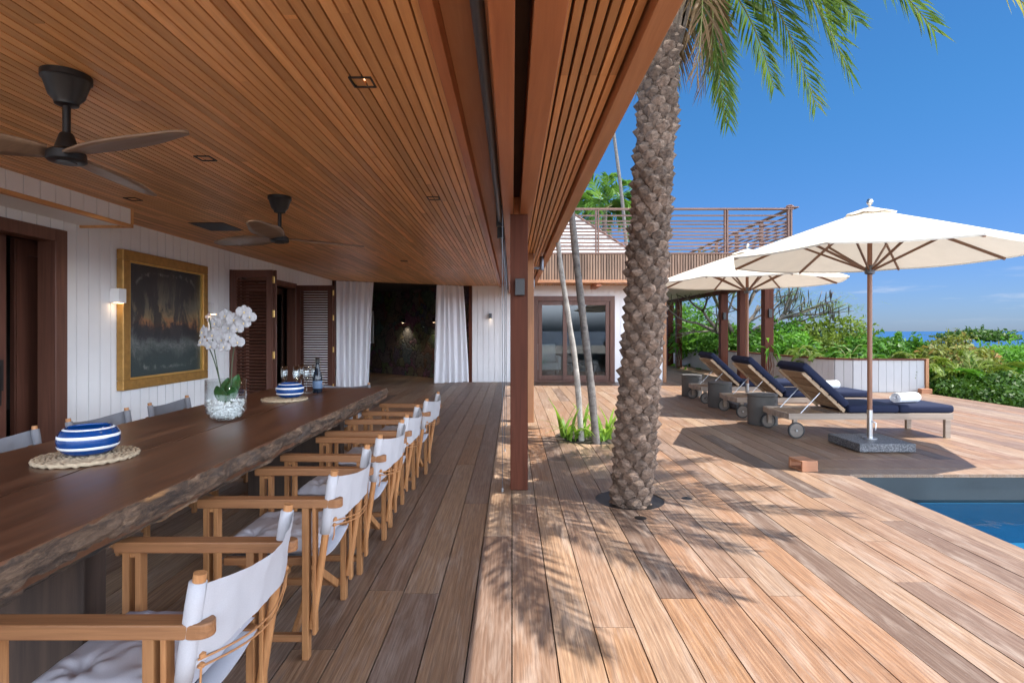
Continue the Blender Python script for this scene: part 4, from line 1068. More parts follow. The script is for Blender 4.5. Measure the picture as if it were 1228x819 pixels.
# ------------------------------------------------------------------ sun loungers
def lounger(lab):
    t = thing('sun_lounger', lab, 'sun lounger', (0,0,0), 0, 'row of navy sun loungers')
    W = .33; fr = MB()
    for s in (-1, 1): fr.box(0.0, 2.0, s*W-.018, s*W+.018, .225, .30)
    fr.box(1.964, 2.0, -W+.019, W-.019, .226, .299).box(0.62, .66, -W+.019, W-.019, .228, .298)
    def bow(u): return .12*(1-(2*u-1)**2)
    mb = MB()
    for i in range(8):
        u0, u1 = i/8, (i+1)/8; fr.bar((-.0-bow(u0)*.35+.02, -W+2*W*u0, .262), (-.0-bow(u1)*.35+.02, -W+2*W*u1, .262), .03, .070)
    fr.build('frame', M['greyteak'], t, bevel=.003)
    slm = MB()
    for x in [.06+.075*i for i in range(7)]: slm.box(x, x+.055, -W+.02, W-.02, .262, .279)
    for x in [.70+.09*i for i in range(14)]: slm.box(x, x+.07, -W+.02, W-.02, .281, .298)
    slm.build('slats', M['greyback'], t)
    for s in (-1, 1):
        MB().box(1.90, 1.965, s*W-.022, s*W+.022, .001, .224).build('leg', M['greyteak'], t, bevel=.003)
        ll = MB().box(.055, .105, s*W-.02, s*W+.02, .075, .224).build('leg', M['greyteak'], t, bevel=.003)
        yo = s*(W+.038)
        wh = MB(); m = 28
        prof = [(.082,-.014),(.097,-.012),(.099,0),(.097,.012),(.082,.014)]
        b0 = len(wh.v)
        for (r_, yy) in prof:
            for k in range(m): a = 2*math.pi*k/m; wh.v.append((.08+r_*math.cos(a), yo+yy, .0995+r_*math.sin(a)))
        for i in range(len(prof)):
            j = (i+1) % len(prof)
            for k in range(m): wh.f.append((b0+i*m+k, b0+i*m+(k+1)%m, b0+j*m+(k+1)%m, b0+j*m+k))
        wh = wh.build('wheel', M['tyre'], t, smooth=True)
        MB().tube([(.08, yo-.011, .0995), (.08, yo+.011, .0995)], .0815, 28).build('rim', M['rimw'], wh, smooth=True)
        MB().tube([(.08, yo-.022, .0995), (.08, yo+.022, .0995)], .013, 12).build('axle', M['steel'], wh, smooth=True)
    # raised back
    pv = Vector((.70, 0, .315)); tp = Vector((.19, 0, .785)); d = (tp-pv).normalized(); nrm = Vector((d.z, 0, -d.x))
    L = (tp-pv).length; bkm = MB()
    for s in (-1, 1): bkm.bar(pv+Vector((0, s*(W-.04), 0)), tp+Vector((0, s*(W-.04), 0)), .035, .03, tuple(nrm))
    n = 5
    for i in range(n):
        c = pv+d*(L*(i+.5)/n)+nrm*.020; bkm.bar(c+Vector((0,-W+.02,0)), c+Vector((0,W-.02,0)), L/n-.020, .014, tuple(nrm))
    bkm.build('backrest', M['greyback'], t, bevel=.002)
    for s in (-1, 1): MB().tube([pv+d*.36+Vector((0,s*(W-.07),-.01)), (.19, s*(W-.07), .29)], .006, 8).build('prop', M['steel'], t, smooth=True)
    # mattress: back part, middle and foot part
    TH = .095
    for a, b in ((.735, 1.36), (1.363, 2.03)): MB().box(a, b, -W-.005, W+.005, .302, .302+TH).build('mattress', M['navy'], t).modifiers
    p0 = pv+d*.03+nrm*(.030+TH/2); p1 = pv+d*(L+.07)+nrm*(.030+TH/2)
    MB().bar(p0, p1, 2*W+.01, TH, tuple(nrm)).build('mattress', M['navy'], t)
    for k in kids(t):
        if k.name.startswith('mattress'):
            m = k.modifiers.new('bevel', 'BEVEL'); m.width = .032; m.segments = 4
            k.data.polygons.foreach_set('use_smooth', [True]*len(k.data.polygons))
    return t
l0 = lounger('navy sun lounger closest to the pool with a rolled white towel on its foot end'); l0.location = (3.36, 7.08, 0)
copy_tree(l0, 'navy sun lounger between the other two, a rolled white towel on it', (3.37, 8.66, 0))
copy_tree(l0, 'navy sun lounger closest to the white planter wall, farthest from the pool', (3.39, 10.3, 0))
def towel(lab, loc, rz):
    t = thing('rolled_towel', lab, 'towel', loc, rz, 'rolled white towels on the loungers'); mb = MB(); n = 90
    def sp(u, v):
        a = u*2*math.pi*3.6; r_ = .016+.0135*a/ (2*math.pi)*1.05; x = -.16+.32*v
        r_ += .0022*mnoise.noise((a*1.2, x*22, 1))
        z = r_*math.sin(a+2.6); y = r_*math.cos(a+2.6)*1.18
        return (x+.008*mnoise.noise((a*.8, v*2, 5)), y, .064+z*.96)
    mb.grid(sp, n, 14); mb.build('roll', M['towel'], t, smooth='all', fix=False, solid=.010)
    return t
tw = towel('rolled white towel on the lounger closest to the pool', (4.98, 7.02, .400), R(14))
copy_tree(tw, 'rolled white towel on the middle lounger', (4.96, 8.72, .400), R(8))
def side_table(lab, loc):
    t = thing('side_table', lab, 'side table', loc, 0, 'dark concrete side tables between the loungers')
    MB().lathe([(.001,.001),(.188,.001),(.195,.008),(.195,.395),(.001,.395)], 44).build('body', M['concrete'], t, smooth=True)
    MB().lathe([(.001,.398),(.192,.398),(.199,.403),(.199,.424),(.193,.430),(.001,.430)], 44).build('top', M['concrete'], t, smooth=True)
    sl = MB(); n = 8
    for i in range(n):
        a0 = R(-62)+R(50)*i/n; a1 = R(-62)+R(50)*(i+1)/n
        sl.add([(.1962*math.cos(a0),.1962*math.sin(a0),.315),(.1962*math.cos(a1),.1962*math.sin(a1),.315),(.1962*math.cos(a1),.1962*math.sin(a1),.36),(.1962*math.cos(a0),.1962*math.sin(a0),.36),
                (.15*math.cos(a0),.15*math.sin(a0),.315),(.15*math.cos(a1),.15*math.sin(a1),.315),(.15*math.cos(a1),.15*math.sin(a1),.36),(.15*math.cos(a0),.15*math.sin(a0),.36)],
               [(0,1,2,3),(4,7,6,5),(0,4,5,1),(3,2,6,7)])
    sl.build('hand_slot', M['black'], t); return t
st0 = side_table('dark grey drum side table beside the lounger closest to the pool', (3.50, 7.75, 0))
copy_tree(st0, 'dark grey drum side table in the middle of the three', (3.56, 9.50, 0), R(4))
copy_tree(st0, 'dark grey drum side table farthest back by the walkway', (3.60, 11.1, 0), R(-9))
blk = thing('wood_spacer', 'open ended reddish timber block lying on the deck by the pool corner', 'wood block', (2.74, 5.22, 0))
MB().box(-.08,.08,-.10,-.078,.001,.10).box(-.08,.08,.078,.10,.001,.10).box(-.08,.08,-.0775,.0775,.079,.0995).box(-.08,.08,-.0775,.0775,.0015,.022).build('block', M['brick'], blk, bevel=.003)
blk.rotation_euler.z = R(8)
for (x, y, lab) in ((.895, 3.86, 'small dark round deck light just in front of the palm trunk'), (1.36, 4.31, 'small dark round deck light right of the palm trunk')):
    tag(MB().lathe([(.001,.004),(.034,.004),(.042,.0015)], 24, (x, y, 0)).build('deck_light', M['black'], smooth=True), lab, 'deck light', 'deck lights round the palm')

# ------------------------------------------------------------------ palms
def frond(leaf, rach, base, ctrl, tip, n=44, L=.42, wd=.022, rw=.016, droop=.25, r=random, fold=1.0, spread=48):
    """feather frond: curved rachis with narrow leaflets both sides"""
    B, C_, T = Vector(base), Vector(ctrl), Vector(tip)
    P = lambda t: B*(1-t)**2+C_*2*t*(1-t)+T*t*t
    D = lambda t: ((C_-B)*(1-t)+(T-C_)*t).normalized()
    rach.tube([P(i/14) for i in range(15)], [rw*(1-.85*i/14) for i in range(15)], 5)
    for i in range(n):
        t = .14+.86*(i+.5)/n; p = P(t); d = D(t); side = d.cross(Vector((0,0,1)))
        if side.length < .05: side = Vector((1,0,0))
        side.normalize(); upv = side.cross(d).normalized()
        ll = L*(math.sin(math.pi*(.12+.80*t))**.6)*r.uniform(.8, 1.1)
        for s in (-1, 1):
            a = R(spread*(1-.45*t)+r.uniform(-9, 9))
            dirv = (d*math.cos(a)+side*s*math.sin(a)+upv*r.uniform(-.02, .32)*fold).normalized()
            w_ = dirv.cross(upv).normalized()*wd*.5*r.uniform(.8, 1.2)
            q = p+dirv*ll*.5; e = p+dirv*ll+Vector((0,0,-droop*ll*r.uniform(.4, 1.3))); q.z -= droop*ll*.12
            leaf.add([p-w_*.5, p+w_*.5, q+w_, e, q-w_], [(0,1,2,3,4)])
def boots(mb, axis_fn, rad_fn, z0, z1, around, pitch, r, bulge=.05):
    """rows of trimmed leaf bases spiralling round the trunk"""
    row = 0; z = z0
    while z < z1:
        n = around; rad = rad_fn(z); c = axis_fn(z); hw = math.pi/n*1.06
        for k in range(n):
            a = 2*math.pi*(k+.5*(row % 2))/n + row*.06 + r.uniform(-.05, .05); zc = z+r.uniform(-.012, .012)
            def S(da, dz, dr): 
                aa = a+da; cc = axis_fn(zc+dz); return (cc[0]+(rad+dr)*math.cos(aa), cc[1]+(rad+dr)*math.sin(aa), zc+dz)
            b = bulge*r.uniform(.65, 1.25); h = pitch*r.uniform(.9, 1.1)
            outer = [S(0, h*.98, -.02), S(hw*.72, h*.60, -.014), S(hw*.97, h*.05, -.010), S(hw*.7, -h*.55, -.006), S(0, -h*.93, -.006), S(-hw*.7, -h*.55, -.006), S(-hw*.97, h*.05, -.010), S(-hw*.72, h*.60, -.014)]
            j = lambda: r.uniform(-.05, .05)
            inner = [S(0+j()*1.2, h*(.86+j()), b*.30), S(hw*(.60+j()), h*(.60+j()), b*.55), S(hw*(.78+j()), h*(.08+j()), b*.62), S(hw*(.38+j()), -h*(.50+j()), b*.32), S(-hw*(.38+j()), -h*(.50+j()), b*.32), S(-hw*(.78+j()), h*(.08+j()), b*.62), S(-hw*(.60+j()), h*(.60+j()), b*.55)]
            ridge = S(j()*1.8*hw, h*(.36+2.4*j()), b*1.35)
            vs = outer+inner+[ridge]
            fs = [(0,1,9,8),(1,2,10,9),(2,3,11,10),(3,4,11),(4,12,11),(4,5,12),(5,6,13,12),(6,7,14,13),(7,0,8,14),
                  (8,9,15),(9,10,15),(10,11,15),(11,12,15),(12,13,15),(13,14,15),(14,8,15)]
            mb.add(vs, fs)
        z += pitch*.98; row += 1
palm = thing('date_palm', 'large palm with knobbly diamond patterned trunk growing through the deck', 'palm tree', (.91, 4.24, -.16))
def ax(z):  # trunk axis leaning to the right
    t = max(0, z)/4.3; return (.91+.30*t**.92*1.0, 4.24+.10*t)
def rd(z): return .132 - .004*z
mb = MB(); mb.tube([(*ax(z), z) for z in [-.16+.25*i for i in range(19)]], [rd(z)*.97 for z in [-.16+.25*i for i in range(19)]], 22)
boots(mb, ax, rd, -.12, 3.62, 7, .070, random.Random(21), .043)
mb.build('trunk', M['boot'], palm, world=True)
fb = MB(); r = random.Random(31)
for i in range(64):
    a = r.uniform(0, 6.283); z = r.uniform(3.5, 4.15); c = ax(z); L = r.uniform(.35, .6); rad = rd(z)+.01
    p = Vector((c[0]+rad*math.cos(a), c[1]+rad*math.sin(a), z)); q = p+Vector((math.cos(a)*L*.16, math.sin(a)*L*.16, L))
    w_ = Vector((-math.sin(a), math.cos(a), 0))*.055; o_ = Vector((math.cos(a), math.sin(a), 0))*.02
    m_ = p.lerp(q, .5)+o_
    fb.add([p-w_, p+w_, m_+w_*.8, q+w_*.4, q-w_*.4, m_-w_*.8, p+o_*1.5, m_+o_*1.6, q+o_*.8], [(0,6,7,5),(6,1,2,7),(5,7,8,4),(7,2,3,8),(3,4,8)])
fb.tube([(*ax(z), z) for z in (3.4, 3.7, 4.0, 4.3)], [.12, .15, .16, .12], 16)
fb.build('fibre_sheath', M['fibre'], palm, world=True)
Cn = Vector((*ax(4.2), 4.12))
lf = MB(); yl = MB(); br = MB(); rc = MB(); r = random.Random(17)
tips = [((2.12,5.5,3.36),0),((2.40,6.1,3.62),0),((2.72,5.75,3.82),0),((2.66,4.85,3.26),0),((2.52,4.15,3.24),0),((3.28,4.3,3.62),1),((3.40,3.65,3.42),2),
        ((1.75,6.3,3.75),0),((1.95,5.2,3.7),0),((3.3,5.3,4.25),0),((2.9,3.2,3.9),0),((2.2,2.4,3.75),0),((1.3,2.0,3.7),0),((.7,2.3,3.8),0),((.2,2.6,3.9),0),
        ((-.6,4.0,4.2),0),((0.3,5.8,4.3),0),((.9,6.6,4.2),0),((2.9,4.5,5.2),0),((1.9,3.1,5.5),0),((1.0,5.6,5.6),0),((.3,3.6,5.4),0),((1.3,4.4,6.1),0),((2.3,5.4,5.4),0),((2.75,4.7,3.9),0),((1.6,1.9,4.2),0),((2.45,3.0,3.5),0)]
for (tp, kind) in tips:
    tp = Vector(tp); out = tp-Cn; hz = Vector((out.x, out.y, 0)); az = math.atan2(out.y, out.x)
    base = Cn+Vector((math.cos(az)*.09, math.sin(az)*.09, r.uniform(-.1, .12)))
    ctrl = Cn+hz*.55+Vector((0,0, .55+.25*hz.length*.5 if tp.z < 4.6 else (tp.z-Cn.z)*.75+.2))
    frond((lf, lf, yl)[kind], rc, base, ctrl, tp, 74, .37, .0155, .015, .30, r)
for k in range(7):
    a = R(r.uniform(20, 110)) if k < 4 else R(r.uniform(0, 360)); tp = Cn+Vector((math.cos(a)*.30, math.sin(a)*.45, -.95+r.uniform(-.1,.2)))
    frond(br, rc, Cn+Vector((math.cos(a)*.12, math.sin(a)*.12, -.12)), Cn+Vector((math.cos(a)*.55, math.sin(a)*.6, .05)), tp, 34, .28, .016, .012, .5, r)
crn = lf.build('crown', M['palmleaf'], palm, world=True, fix=False)
yl.build('yellow_fronds', M['yellowleaf'], crn, world=True, fix=False); br.build('dry_fronds', M['brownleaf'], crn, world=True, fix=False); rc.build('frond_stems', M['rachis'], crn, world=True, smooth='all', fix=False)
def slim_palm(lab, cat, base, path, radii, mat, crown=True, leafm='palmleaf', seed=1, n=12, fl=1.5, group=None, drop=.75):
    t = thing('slim_palm', lab, cat, base, 0, group); r = random.Random(seed)
    pts = []; k = 72
    for i in range(k+1):
        s = i/k*(len(path)-1); j = min(int(s), len(path)-2); f = s-j
        p0 = Vector(path[max(j-1,0)]); p1 = Vector(path[j]); p2 = Vector(path[j+1]); p3 = Vector(path[min(j+2,len(path)-1)])
        pts.append(.5*((2*p1)+(-p0+p2)*f+(2*p0-5*p1+4*p2-p3)*f*f+(-p0+3*p1-3*p2+p3)*f**3))
    rs = [radii[0]+(radii[1]-radii[0])*i/k *(1+.07*(i % 4 == 0)) + .002*math.sin(i*.7) for i in range(k+1)]
    MB().tube(pts, rs, 14).build('trunk', M[mat], t, world=True, smooth=True)
    if crown:
        lf, rc = MB(), MB(); top = pts[-1]
        for i in range(n):
            a = 2*math.pi*i/n+r.uniform(-.25,.25); up = r.uniform(-.3, .75)
            tip = top+Vector((math.cos(a), math.sin(a), 0))*fl*r.uniform(.75, 1.05)*(1-.3*up)+Vector((0,0,up*fl-drop*.4))
            ct = top+Vector((math.cos(a), math.sin(a), 0))*fl*.5+Vector((0,0,fl*(.35+.4*max(0,up))))
            frond(lf, rc, top, ct, tip, 40, fl*.33, fl*.022, .012, .45, r)
        lf.build('crown', M[leafm], t, world=True, fix=False); rc.build('frond_stems', M['rachis'], t, world=True, fix=False)
    return t
slim_palm('slim grey palm trunk leaning from the round bed of strap leaves', 'palm tree', (.98,6.42,-.1), [(.985,6.42,-.1),(.90,6.42,.8),(.795,6.44,1.7),(.70,6.45,2.6),(.60,6.48,3.9),(.55,6.5,5.2)], (.045,.036), 'thin', True, 'palmleaf', 5, 11, 1.5)
slim_palm('paler and thinner palm trunk leaning beside the grey one in the round bed', 'palm tree', (.83,6.6,-.1), [(.835,6.62,-.1),(.77,6.62,.8),(.66,6.62,1.55),(.56,6.62,2.25),(.47,6.65,3.4),(.42,6.7,4.6)], (.036,.026), 'pale', True, 'palmleaf', 6, 9, 1.2)
bed = thing('strap_leaf_plants', 'green strap leaved plants at the foot of the two slim palms', 'plant', (.95,6.75,-.06)); r = random.Random(9); mb = MB()
for i in range(52):
    cx_, cy_ = r.choice(((.72,6.62),(.85,6.72),(1.05,6.62),(1.15,6.72),(.95,6.85),(1.2,6.9),(.66,6.82)))
    cx_ += r.uniform(-.06,.06); cy_ += r.uniform(-.06,.06)
    a = r.uniform(0, 6.283); L = r.uniform(.32, .66); lean = r.uniform(.3, 1.15); n = 7; w_ = Vector((-math.sin(a), math.cos(a), 0))
    pts = []
    for k in range(n+1):
        u = k/n; pts.append(Vector((cx_, cy_, -.06))+Vector((math.cos(a), math.sin(a), 0))*L*lean*u**1.5+Vector((0,0,L*u*(1.15-.75*lean*u))))
    b0 = len(mb.v)
    for k, p in enumerate(pts):
        ww = .019*math.sin(math.pi*min(1, .15+.85*k/n))+.001
        mb.v += [tuple(p-w_*ww), tuple(p+w_*ww)]
    for k in range(n): mb.f.append((b0+2*k, b0+2*k+1, b0+2*k+3, b0+2*k+2))
mb.build('leaves', M['grassl'], bed, world=True, smooth='all', fix=False)
slim_palm('tall thin bare palm stem rising behind the balcony railing', 'palm tree', (2.3,12.5,-.3) if False else (3.55,23,-1), [(4.9,23,-1),(4.85,23,3),(4.62,23,6.2),(4.25,23,9.25),(3.8,23,12.3)], (.085,.06), 'thin', True, 'palmfar', 12, 12, 2.0)
slim_palm('bright green palm crown showing above the shingled roof', 'palm tree', (4.2,26,-1), [(4.2,26,-1),(4.3,26,3),(4.35,26,7.0)], (.14,.11), 'thin', True, 'palmfar', 3, 22, 2.4, drop=1.6)

# ------------------------------------------------------------------ shrubs and trees beyond the deck
def leaf_cloud(blobs, n, size, seed, up=.35, aspect=.45, sprigs=8):
    """many small leaf faces spread in and over ellipsoid clumps"""
    rg = np.random.default_rng(seed); vs = []; tot = sum((b[3]*b[4]+b[3]*b[5]+b[4]*b[5]) for b in blobs)
    for (cx_, cy_, cz_, rx, ry, rz_) in blobs:
        m = max(8, int(n*(rx*ry+rx*rz_+ry*rz_)/tot)); d = rg.normal(size=(m, 3)); d /= np.linalg.norm(d, axis=1)[:, None]
        # uneven surface: sub-clumps push out and in
        k = rg.normal(size=(26, 3)); k /= np.linalg.norm(k, axis=1)[:, None]
        near = (d@k.T).max(axis=1); rad = (.62+.44*np.clip((near-.80)/.18, 0, 1))*rg.uniform(.82, 1.06, m)
        deep = rg.random(m) < .28; rad[deep] *= rg.uniform(.45, .9, deep.sum())
        p = d*rad[:, None]*np.array([rx, ry, rz_])+np.array([cx_, cy_, cz_])
        nr = d*.7+rg.normal(size=(m, 3))*.55+np.array([0,0,up]); nr /= np.linalg.norm(nr, axis=1)[:, None]
        a = np.cross(nr, rg.normal(size=(m, 3))); a /= np.linalg.norm(a, axis=1)[:, None]; b = np.cross(nr, a)
        s = size*rg.uniform(.6, 1.35, m)[:, None]
        vs.append(np.stack([p-a*s, p+b*s*aspect+a*s*.1-nr*s*.1, p+a*s-nr*s*.25, p-b*s*aspect+a*s*.1-nr*s*.1], 1).reshape(-1, 3))
    if sprigs:
        for (cx_, cy_, cz_, rx, ry, rz_) in blobs:
            for _ in range(sprigs):
                d = rg.normal(size=3); d[2] = abs(d[2])+.25; d /= np.linalg.norm(d); m = int(rg.integers(7, 15))
                tt = np.linspace(.85, rg.uniform(1.15, 1.5), m)[:, None]; bend = np.array([0, 0, 1.0])*(tt-.85)*.5*rz_
                p = d*tt*np.array([rx, ry, rz_])+bend+np.array([cx_, cy_, cz_])+rg.normal(size=(m, 3))*size*.5
                nr = rg.normal(size=(m, 3))+np.array([0,0,.6]); nr /= np.linalg.norm(nr, axis=1)[:, None]
                a = np.cross(nr, rg.normal(size=(m, 3))); a /= np.linalg.norm(a, axis=1)[:, None]; b = np.cross(nr, a); s = size*rg.uniform(.6, 1.2, m)[:, None]
                vs.append(np.stack([p-a*s, p+b*s*aspect, p+a*s-nr*s*.25, p-b*s*aspect], 1).reshape(-1, 3))
    v = np.concatenate(vs); mb = MB(); mb.v = v.tolist(); mb.f = [(i, i+1, i+2, i+3) for i in range(0, len(v), 4)]; return mb
def shrub(name, lab, cat, base, blobs, n, size, mat, seed, group=None, up=.35, aspect=.45, trunk=True, sprigs=8):
    t = thing(name, lab, cat, base, 0, group)
    leaf_cloud(blobs, n, size, seed, up, aspect, sprigs).build('foliage', M[mat], t, world=True, fix=False)
    if trunk:
        mb = MB(); r = random.Random(seed)
        for b in blobs[:6]:
            q = Vector((b[0], b[1], b[2]+b[5]*.2)); p = Vector(base); mb.tube([p, p.lerp(q, .5)+Vector((r.uniform(-.1,.1), 0, .05)), q], [.05, .035, .012], 6)
        mb.build('stem', M['branch'], t, world=True, fix=False)
    return t
def B(px, py, Y, rx, rz_, ry=None):
    """a clump whose centre is seen at the picture point (px, py) from the photograph's place, at depth Y"""
    return ((px-CX)/F*Y, Y, H-(py-HY)/F*Y, rx, ry or rx, rz_)
G0 = lambda x, y: (x, y, -.36 if math.hypot((x-3)/1.15, (y-9)/1.15) < 14 else -.36-.21*(math.hypot((x-3)/1.15, (y-9)/1.15)-14))
def shrub_at(name, lab, cat, bl, *a, **k):
    c = bl[0]; return shrub(name, lab, cat, G0(c[0], c[1]), bl, *a, **k)
shrub_at('round_bush', 'rounded yellow green bush behind the planter wall, left of the front parasol pole', 'bush', [B(1000,405,19,1.15,.75),B(970,412,18.5,.9,.6),B(1025,416,18.2,.7,.55),B(985,424,17.5,1.2,.5)], 5200, .085, 'olive', 41)
shrub_at('round_bush', 'dark leafy bush with red brown leaves right of the planter wall end', 'bush', [B(1142,420,15.5,.5,.38),B(1125,433,15,.6,.42),B(1165,432,15.3,.55,.40),B(1150,440,14.6,.9,.55)], 5200, .075, 'reddish', 42)
shrub_at('round_bush', 'bright green spreading bush at the right picture edge', 'bush', [B(1205,429,16,.75,.34),B(1180,438,15.5,.6,.4),B(1228,435,15.5,.9,.42),B(1210,440,14.8,1.0,.5),B(1240,445,14.2,.9,.6)], 6500, .07, 'bright', 43)
shrub_at('low_hedge', 'low dark hedge along the right edge of the deck', 'hedge', [(9.35,12.2,-.02,.55,.9,.34),(9.55,11.0,-.06,.6,.9,.34),(9.75,9.7,-.08,.65,1.0,.32),(9.9,8.3,-.1,.7,1.0,.32),(9.9,13.2,.1,.7,.8,.42),(10.4,11.8,.05,.7,1.0,.42)], 8500, .055, 'dark', 44, trunk=False)
shrub_at('garden_bush', 'mid green garden bush seen between the walkway posts', 'bush', [B(845,404,20,1.0,.62),B(870,408,19,.9,.55),B(830,412,21,1.0,.6)], 3800, .085, 'bright', 45)
shrub_at('garden_bush', 'light green bush just right of the walkway corner post', 'bush', [B(935,408,18,.9,.55),B(950,418,17,.8,.45),B(920,418,17.4,.7,.4)], 4200, .08, 'bright', 46)
shrub_at('garden_bush', 'leafy green bush at the left, behind the house corner trim', 'bush', [B(808,395,24,1.1,1.1),B(822,385,26,1.3,1.1)], 2600, .1, 'mid', 47)
shrub_at('garden_bush', 'small leafy bush hugging the planter wall under the flame tree', 'bush', [B(890,415,17.6,.7,.42),B(860,417,18.2,.7,.38),B(905,420,17,.5,.3)], 3200, .075, 'mid', 48)
shrub_at('garden_bush', 'green bush behind the front parasol pole above the planter wall', 'bush', [B(1062,423,16,.8,.40),B(1095,424,16,.7,.40),B(1040,422,15.5,.6,.4)], 3600, .09, 'mid', 49)
# distant wooded slope, one mass
r = random.Random(77); bl = []
for i in range(150):
    Y = r.uniform(22, 85); x = r.uniform(.28, 1.15)*Y; z = min(.40 - .012*Y + r.uniform(-.8, .2), .9); s = r.uniform(1.0, 2.2)*(.7+Y/70)
    bl.append((x, Y, z-s*.55, s*1.2, s*1.2, s*.6))
for i in range(26):
    Y = r.uniform(20, 34); x = r.uniform(.27, .60)*Y; s = r.uniform(.9, 1.6); bl.append((x, Y, r.uniform(.3, 1.0), s, s, s*.75))
o = leaf_cloud(bl, 42000, .20, 5, sprigs=0).build('wooded_slope', M['mid'], fix=False); tag(o, kind='stuff')
r = random.Random(78); bl = []
for i in range(46):
    Y = r.uniform(13.5, 24); x = max(r.uniform(.40, 1.05)*Y, 7.6); s = r.uniform(.6, 1.2); bl.append((x, Y, r.uniform(-.35, .25) - .02*max(0, Y-16), s, s, s*.6))
o = leaf_cloud(bl, 22000, .085, 6, sprigs=4).build('undergrowth', M['dark'], fix=False); tag(o, kind='stuff')
tz = [B(1175,401,60,2.2,.55),B(1155,403,62,2.6,.5),B(1195,404,58,2.0,.45)]
shrub('distant_tree', 'far dark tree top breaking the sea horizon', 'tree', (tz[0][0], 60, -9), tz, 2600, .2, 'dark', 51)
# arching fan of fronds by the deck edge
def clump(name, lab, base, n, L, seed, leafm, lw, nl, arc=.9, azr=(0, 360), spread=40):
    t = thing(name, lab, 'plant', base); r = random.Random(seed); lf, rc = MB(), MB(); b = Vector(base)
    for i in range(n):
        a = R(r.uniform(*azr)); l_ = L*r.uniform(.7, 1.1); h = r.uniform(.35, 1.0)
        tip = b+Vector((math.cos(a)*l_*arc, math.sin(a)*l_*arc, l_*h*.75)); ct = b+Vector((math.cos(a)*l_*.35, math.sin(a)*l_*.35, l_*(.5+.5*h)))
        frond(lf, rc, b+Vector((r.uniform(-.1,.1), r.uniform(-.1,.1), 0)), ct, tip, nl, l_*.30, lw, .010, .35, r, spread=spread)
    lf.build('leaves', M[leafm], t, world=True, fix=False); rc.build('stems', M['rachis'], t, world=True, fix=False); return t
clump('arching_palm', 'low palm with arching feathery fronds right of the planter wall', (9.55, 12.9, -.3), 22, 1.35, 61, 'bright', .03, 26)
clump('arching_palm', 'olive toned low palm arching over the hedge at the deck edge', (10.4, 12.5, -.2), 16, 1.25, 62, 'olive', .03, 26)
# split leaved plants on the planter
def split_leaf(name, lab, spots, seed, mat='mid', L=.42):
    t = thing(name, lab, 'plant', spots[0]); r = random.Random(seed); lf, rc = MB(), MB()
    for (x, y, z) in spots:
        for i in range(11):
            a = R(r.uniform(0, 360)); b = Vector((x+r.uniform(-.12,.12), y+r.uniform(-.12,.12), z)); l_ = L*r.uniform(.7, 1.25); h = r.uniform(-.1, .9)
            s = b+Vector((math.cos(a)*l_*.5, math.sin(a)*l_*.5, l_*h)); ct = s+Vector((math.cos(a)*l_*.5, math.sin(a)*l_*.5, .12)); tip = s+Vector((math.cos(a)*l_*.95, math.sin(a)*l_*.95, -l_*r.uniform(.1,.6)))
            rc.tube([b, b.lerp(s, .5)+Vector((0,0,.06)), s], .006, 5); frond(lf, rc, s, ct, tip, 9, l_*.52, .062, .006, .35, r, spread=62)
    lf.build('leaves', M[mat], t, world=True, fix=False); rc.build('stems', M['rachis'], t, world=True, fix=False); return t
split_leaf('split_leaf_plant', 'big split leaved plant spilling over the planter wall behind the loungers', [(7.05,13.1,.58),(7.12,12.75,.55),(7.1,13.7,.55)], 71, 'feather', .33)
split_leaf('split_leaf_plant', 'deep green split leaved plant on top of the wall near the front parasol pole', [(7.6,12.55,.50),(8.0,12.6,.52),(8.35,12.5,.45),(7.85,12.9,.6)], 72, 'mid', .36)
split_leaf('split_leaf_plant', 'split leaved plant hanging over the end of the planter wall', [(8.85,12.25,.50),(9.05,12.4,.5)], 73, 'olive', .36)
# flame tree with hanging seed pods
ft = thing('flame_tree', 'wide open crowned tree with dark hanging seed pods behind the walkway', 'tree', (7.3, 18.6, -.4)); r = random.Random(88)
tr = MB(); fl = MB(); pods = []; base = Vector((7.3, 18.6, -.5)); ends = []
fork = Vector((7.45, 18.5, .95)); tr.tube([base, Vector((7.25, 18.6, .3)), fork], [.20, .16, .14], 10)
def limb(p, dirv, L, rad, depth):
    n = 4; pts = [p]; d_ = dirv.copy()
    for i in range(n):
        d_ = (d_+Vector((r.uniform(-.28,.28), r.uniform(-.28,.28), r.uniform(-.16,.2)))).normalized(); pts.append(pts[-1]+d_*L/n)
    tr.tube(pts, [rad*(1-.55*i/n) for i in range(n+1)], 6)
    if depth == 0: ends.append(pts[-1]); ends.append(pts[2]); return
    for k in range(3 if depth > 1 else 4):
        q = pts[r.choice((2, 3, 4, 4))]; nd = (d_+Vector((r.uniform(-.9,.9), r.uniform(-.8,.8), r.uniform(-.35,.45)))).normalized(); limb(q, nd, L*r.uniform(.6,.8), rad*.48, depth-1)
for dv in ((.9,-.2,.42),(.55,.3,.75),(-.5,.1,.8),(-.9,.2,.5),(.2,-.5,.85),(1,.35,.28),(.95,-.5,.5),(-.8,-.4,.62)): limb(fork, Vector(dv).normalized(), 1.75, .085, 2)
def feather(p, n, sz):
    for i in range(n):
        a = r.uniform(0, 6.283); b = p+Vector((r.gauss(0,.22), r.gauss(0,.22), r.gauss(0,.10))); L = sz*r.uniform(.7, 1.2); dv = Vector((math.cos(a), math.sin(a), r.uniform(-.5,.2)))
        for k in range(7):
            q = b+dv*L*k/7; sd = Vector((-math.sin(a), math.cos(a), 0))*.055*(1-abs(k-3)/6)
            e = dv*L*.055
            fl.add([q-sd-e, q-e*.2, q+sd-e, q+e*.8], [(0,1,2,3)])
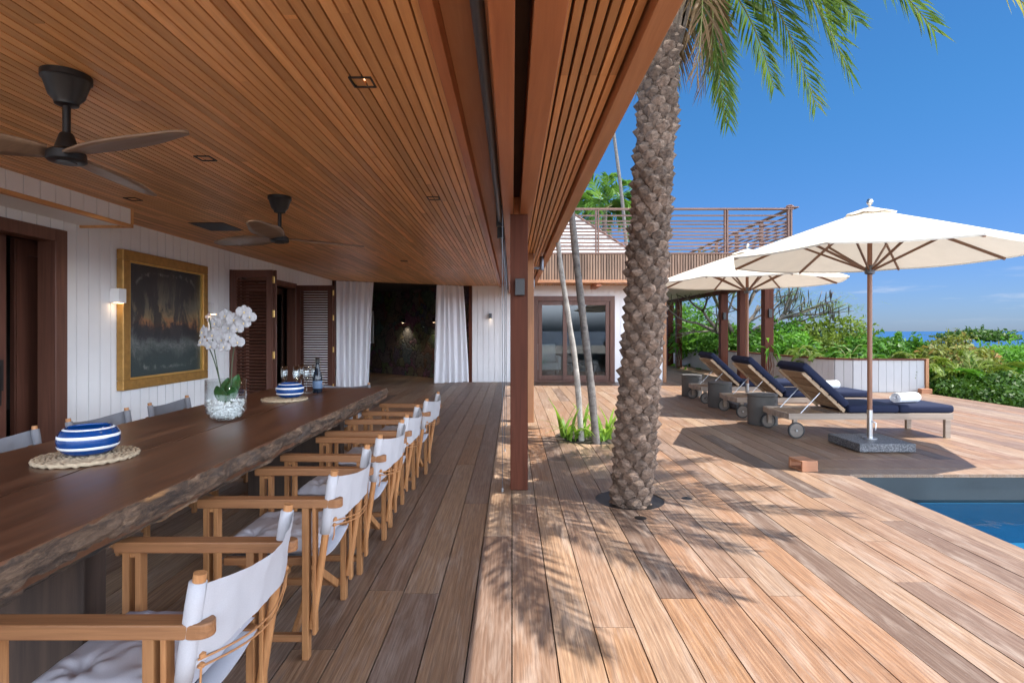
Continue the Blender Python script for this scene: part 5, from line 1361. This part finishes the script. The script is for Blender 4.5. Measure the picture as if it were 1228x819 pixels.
for e in ends:
    px = CX+F*e.x/e.y
    if px > 955 and r.random() < .25: pass
    elif r.random() < .85: feather(e, r.randint(12, 22), .38)
    if (px > 925 and r.random() < .62) or r.random() < .05:
        for k in range(r.randint(1, 4)):
            q = e+Vector((r.uniform(-.22,.22), r.uniform(-.22,.22), r.uniform(-.05,.1))); L = r.uniform(.25, .42); tw_ = r.uniform(-.09,.09)
            pods.append(MB().tube([q, q+Vector((tw_*.3, 0, -L*.4)), q+Vector((tw_, 0, -L))], [.008, .021, .006], 5))
tr.build('trunk', M['branch'], ft, world=True, smooth='all', fix=False); fl.build('crown', M['feather'], ft, world=True, fix=False); 
for p in pods[:70]: p.build('seed_pod', M['pod'], ft, world=True, fix=False)
# plants tied to the walkway posts
def epiphyte(lab, loc, seed):
    t = thing('hanging_plant', lab, 'plant', loc); r = random.Random(seed); lf, rc = MB(), MB(); b = Vector(loc)
    for i in range(16):
        a = R(r.uniform(180, 360)); L = r.uniform(.25, .5); s = b+Vector((r.uniform(-.08,.08), -.02, r.uniform(-.1,.15)))
        tip = s+Vector((math.cos(a)*L*.8, math.sin(a)*L*.4, r.uniform(-.45,.15))); w_ = Vector((0,.0,1)).cross(tip-s).normalized()*.035
        m_ = s.lerp(tip, .5)+Vector((0,0,.07)); lf.add([s, m_+w_, tip, m_-w_], [(0,1,2,3)])
    for i in range(9):
        s = b+Vector((r.uniform(-.06,.06), -.03, -.08)); rc.tube([s, s+Vector((r.uniform(-.06,.06), -.05, -.3)), s+Vector((r.uniform(-.1,.1), -.04, -.62))], .007, 4)
    lf.build('leaves', M['bright'], t, world=True, fix=False); rc.build('roots', M['branch'], t, world=True, fix=False)
epiphyte('small plant with trailing roots tied to the far pair of walkway posts', (5.92, 19.77, .75), 5)
epiphyte('small round leaved plant tied to the front corner post of the walkway', (6.10, 13.12, .88), 6)
for (x, y, zz, lab) in ((6.10, 13.143, 1.72, 'small dark box wall lamp on the front corner post of the walkway'), (5.98, 15.648, 1.72, 'small dark box wall lamp on the third walkway post')):
    sconce(lab, 'black', (x, y, zz), R(-90), (.07,.08,.2), 0)
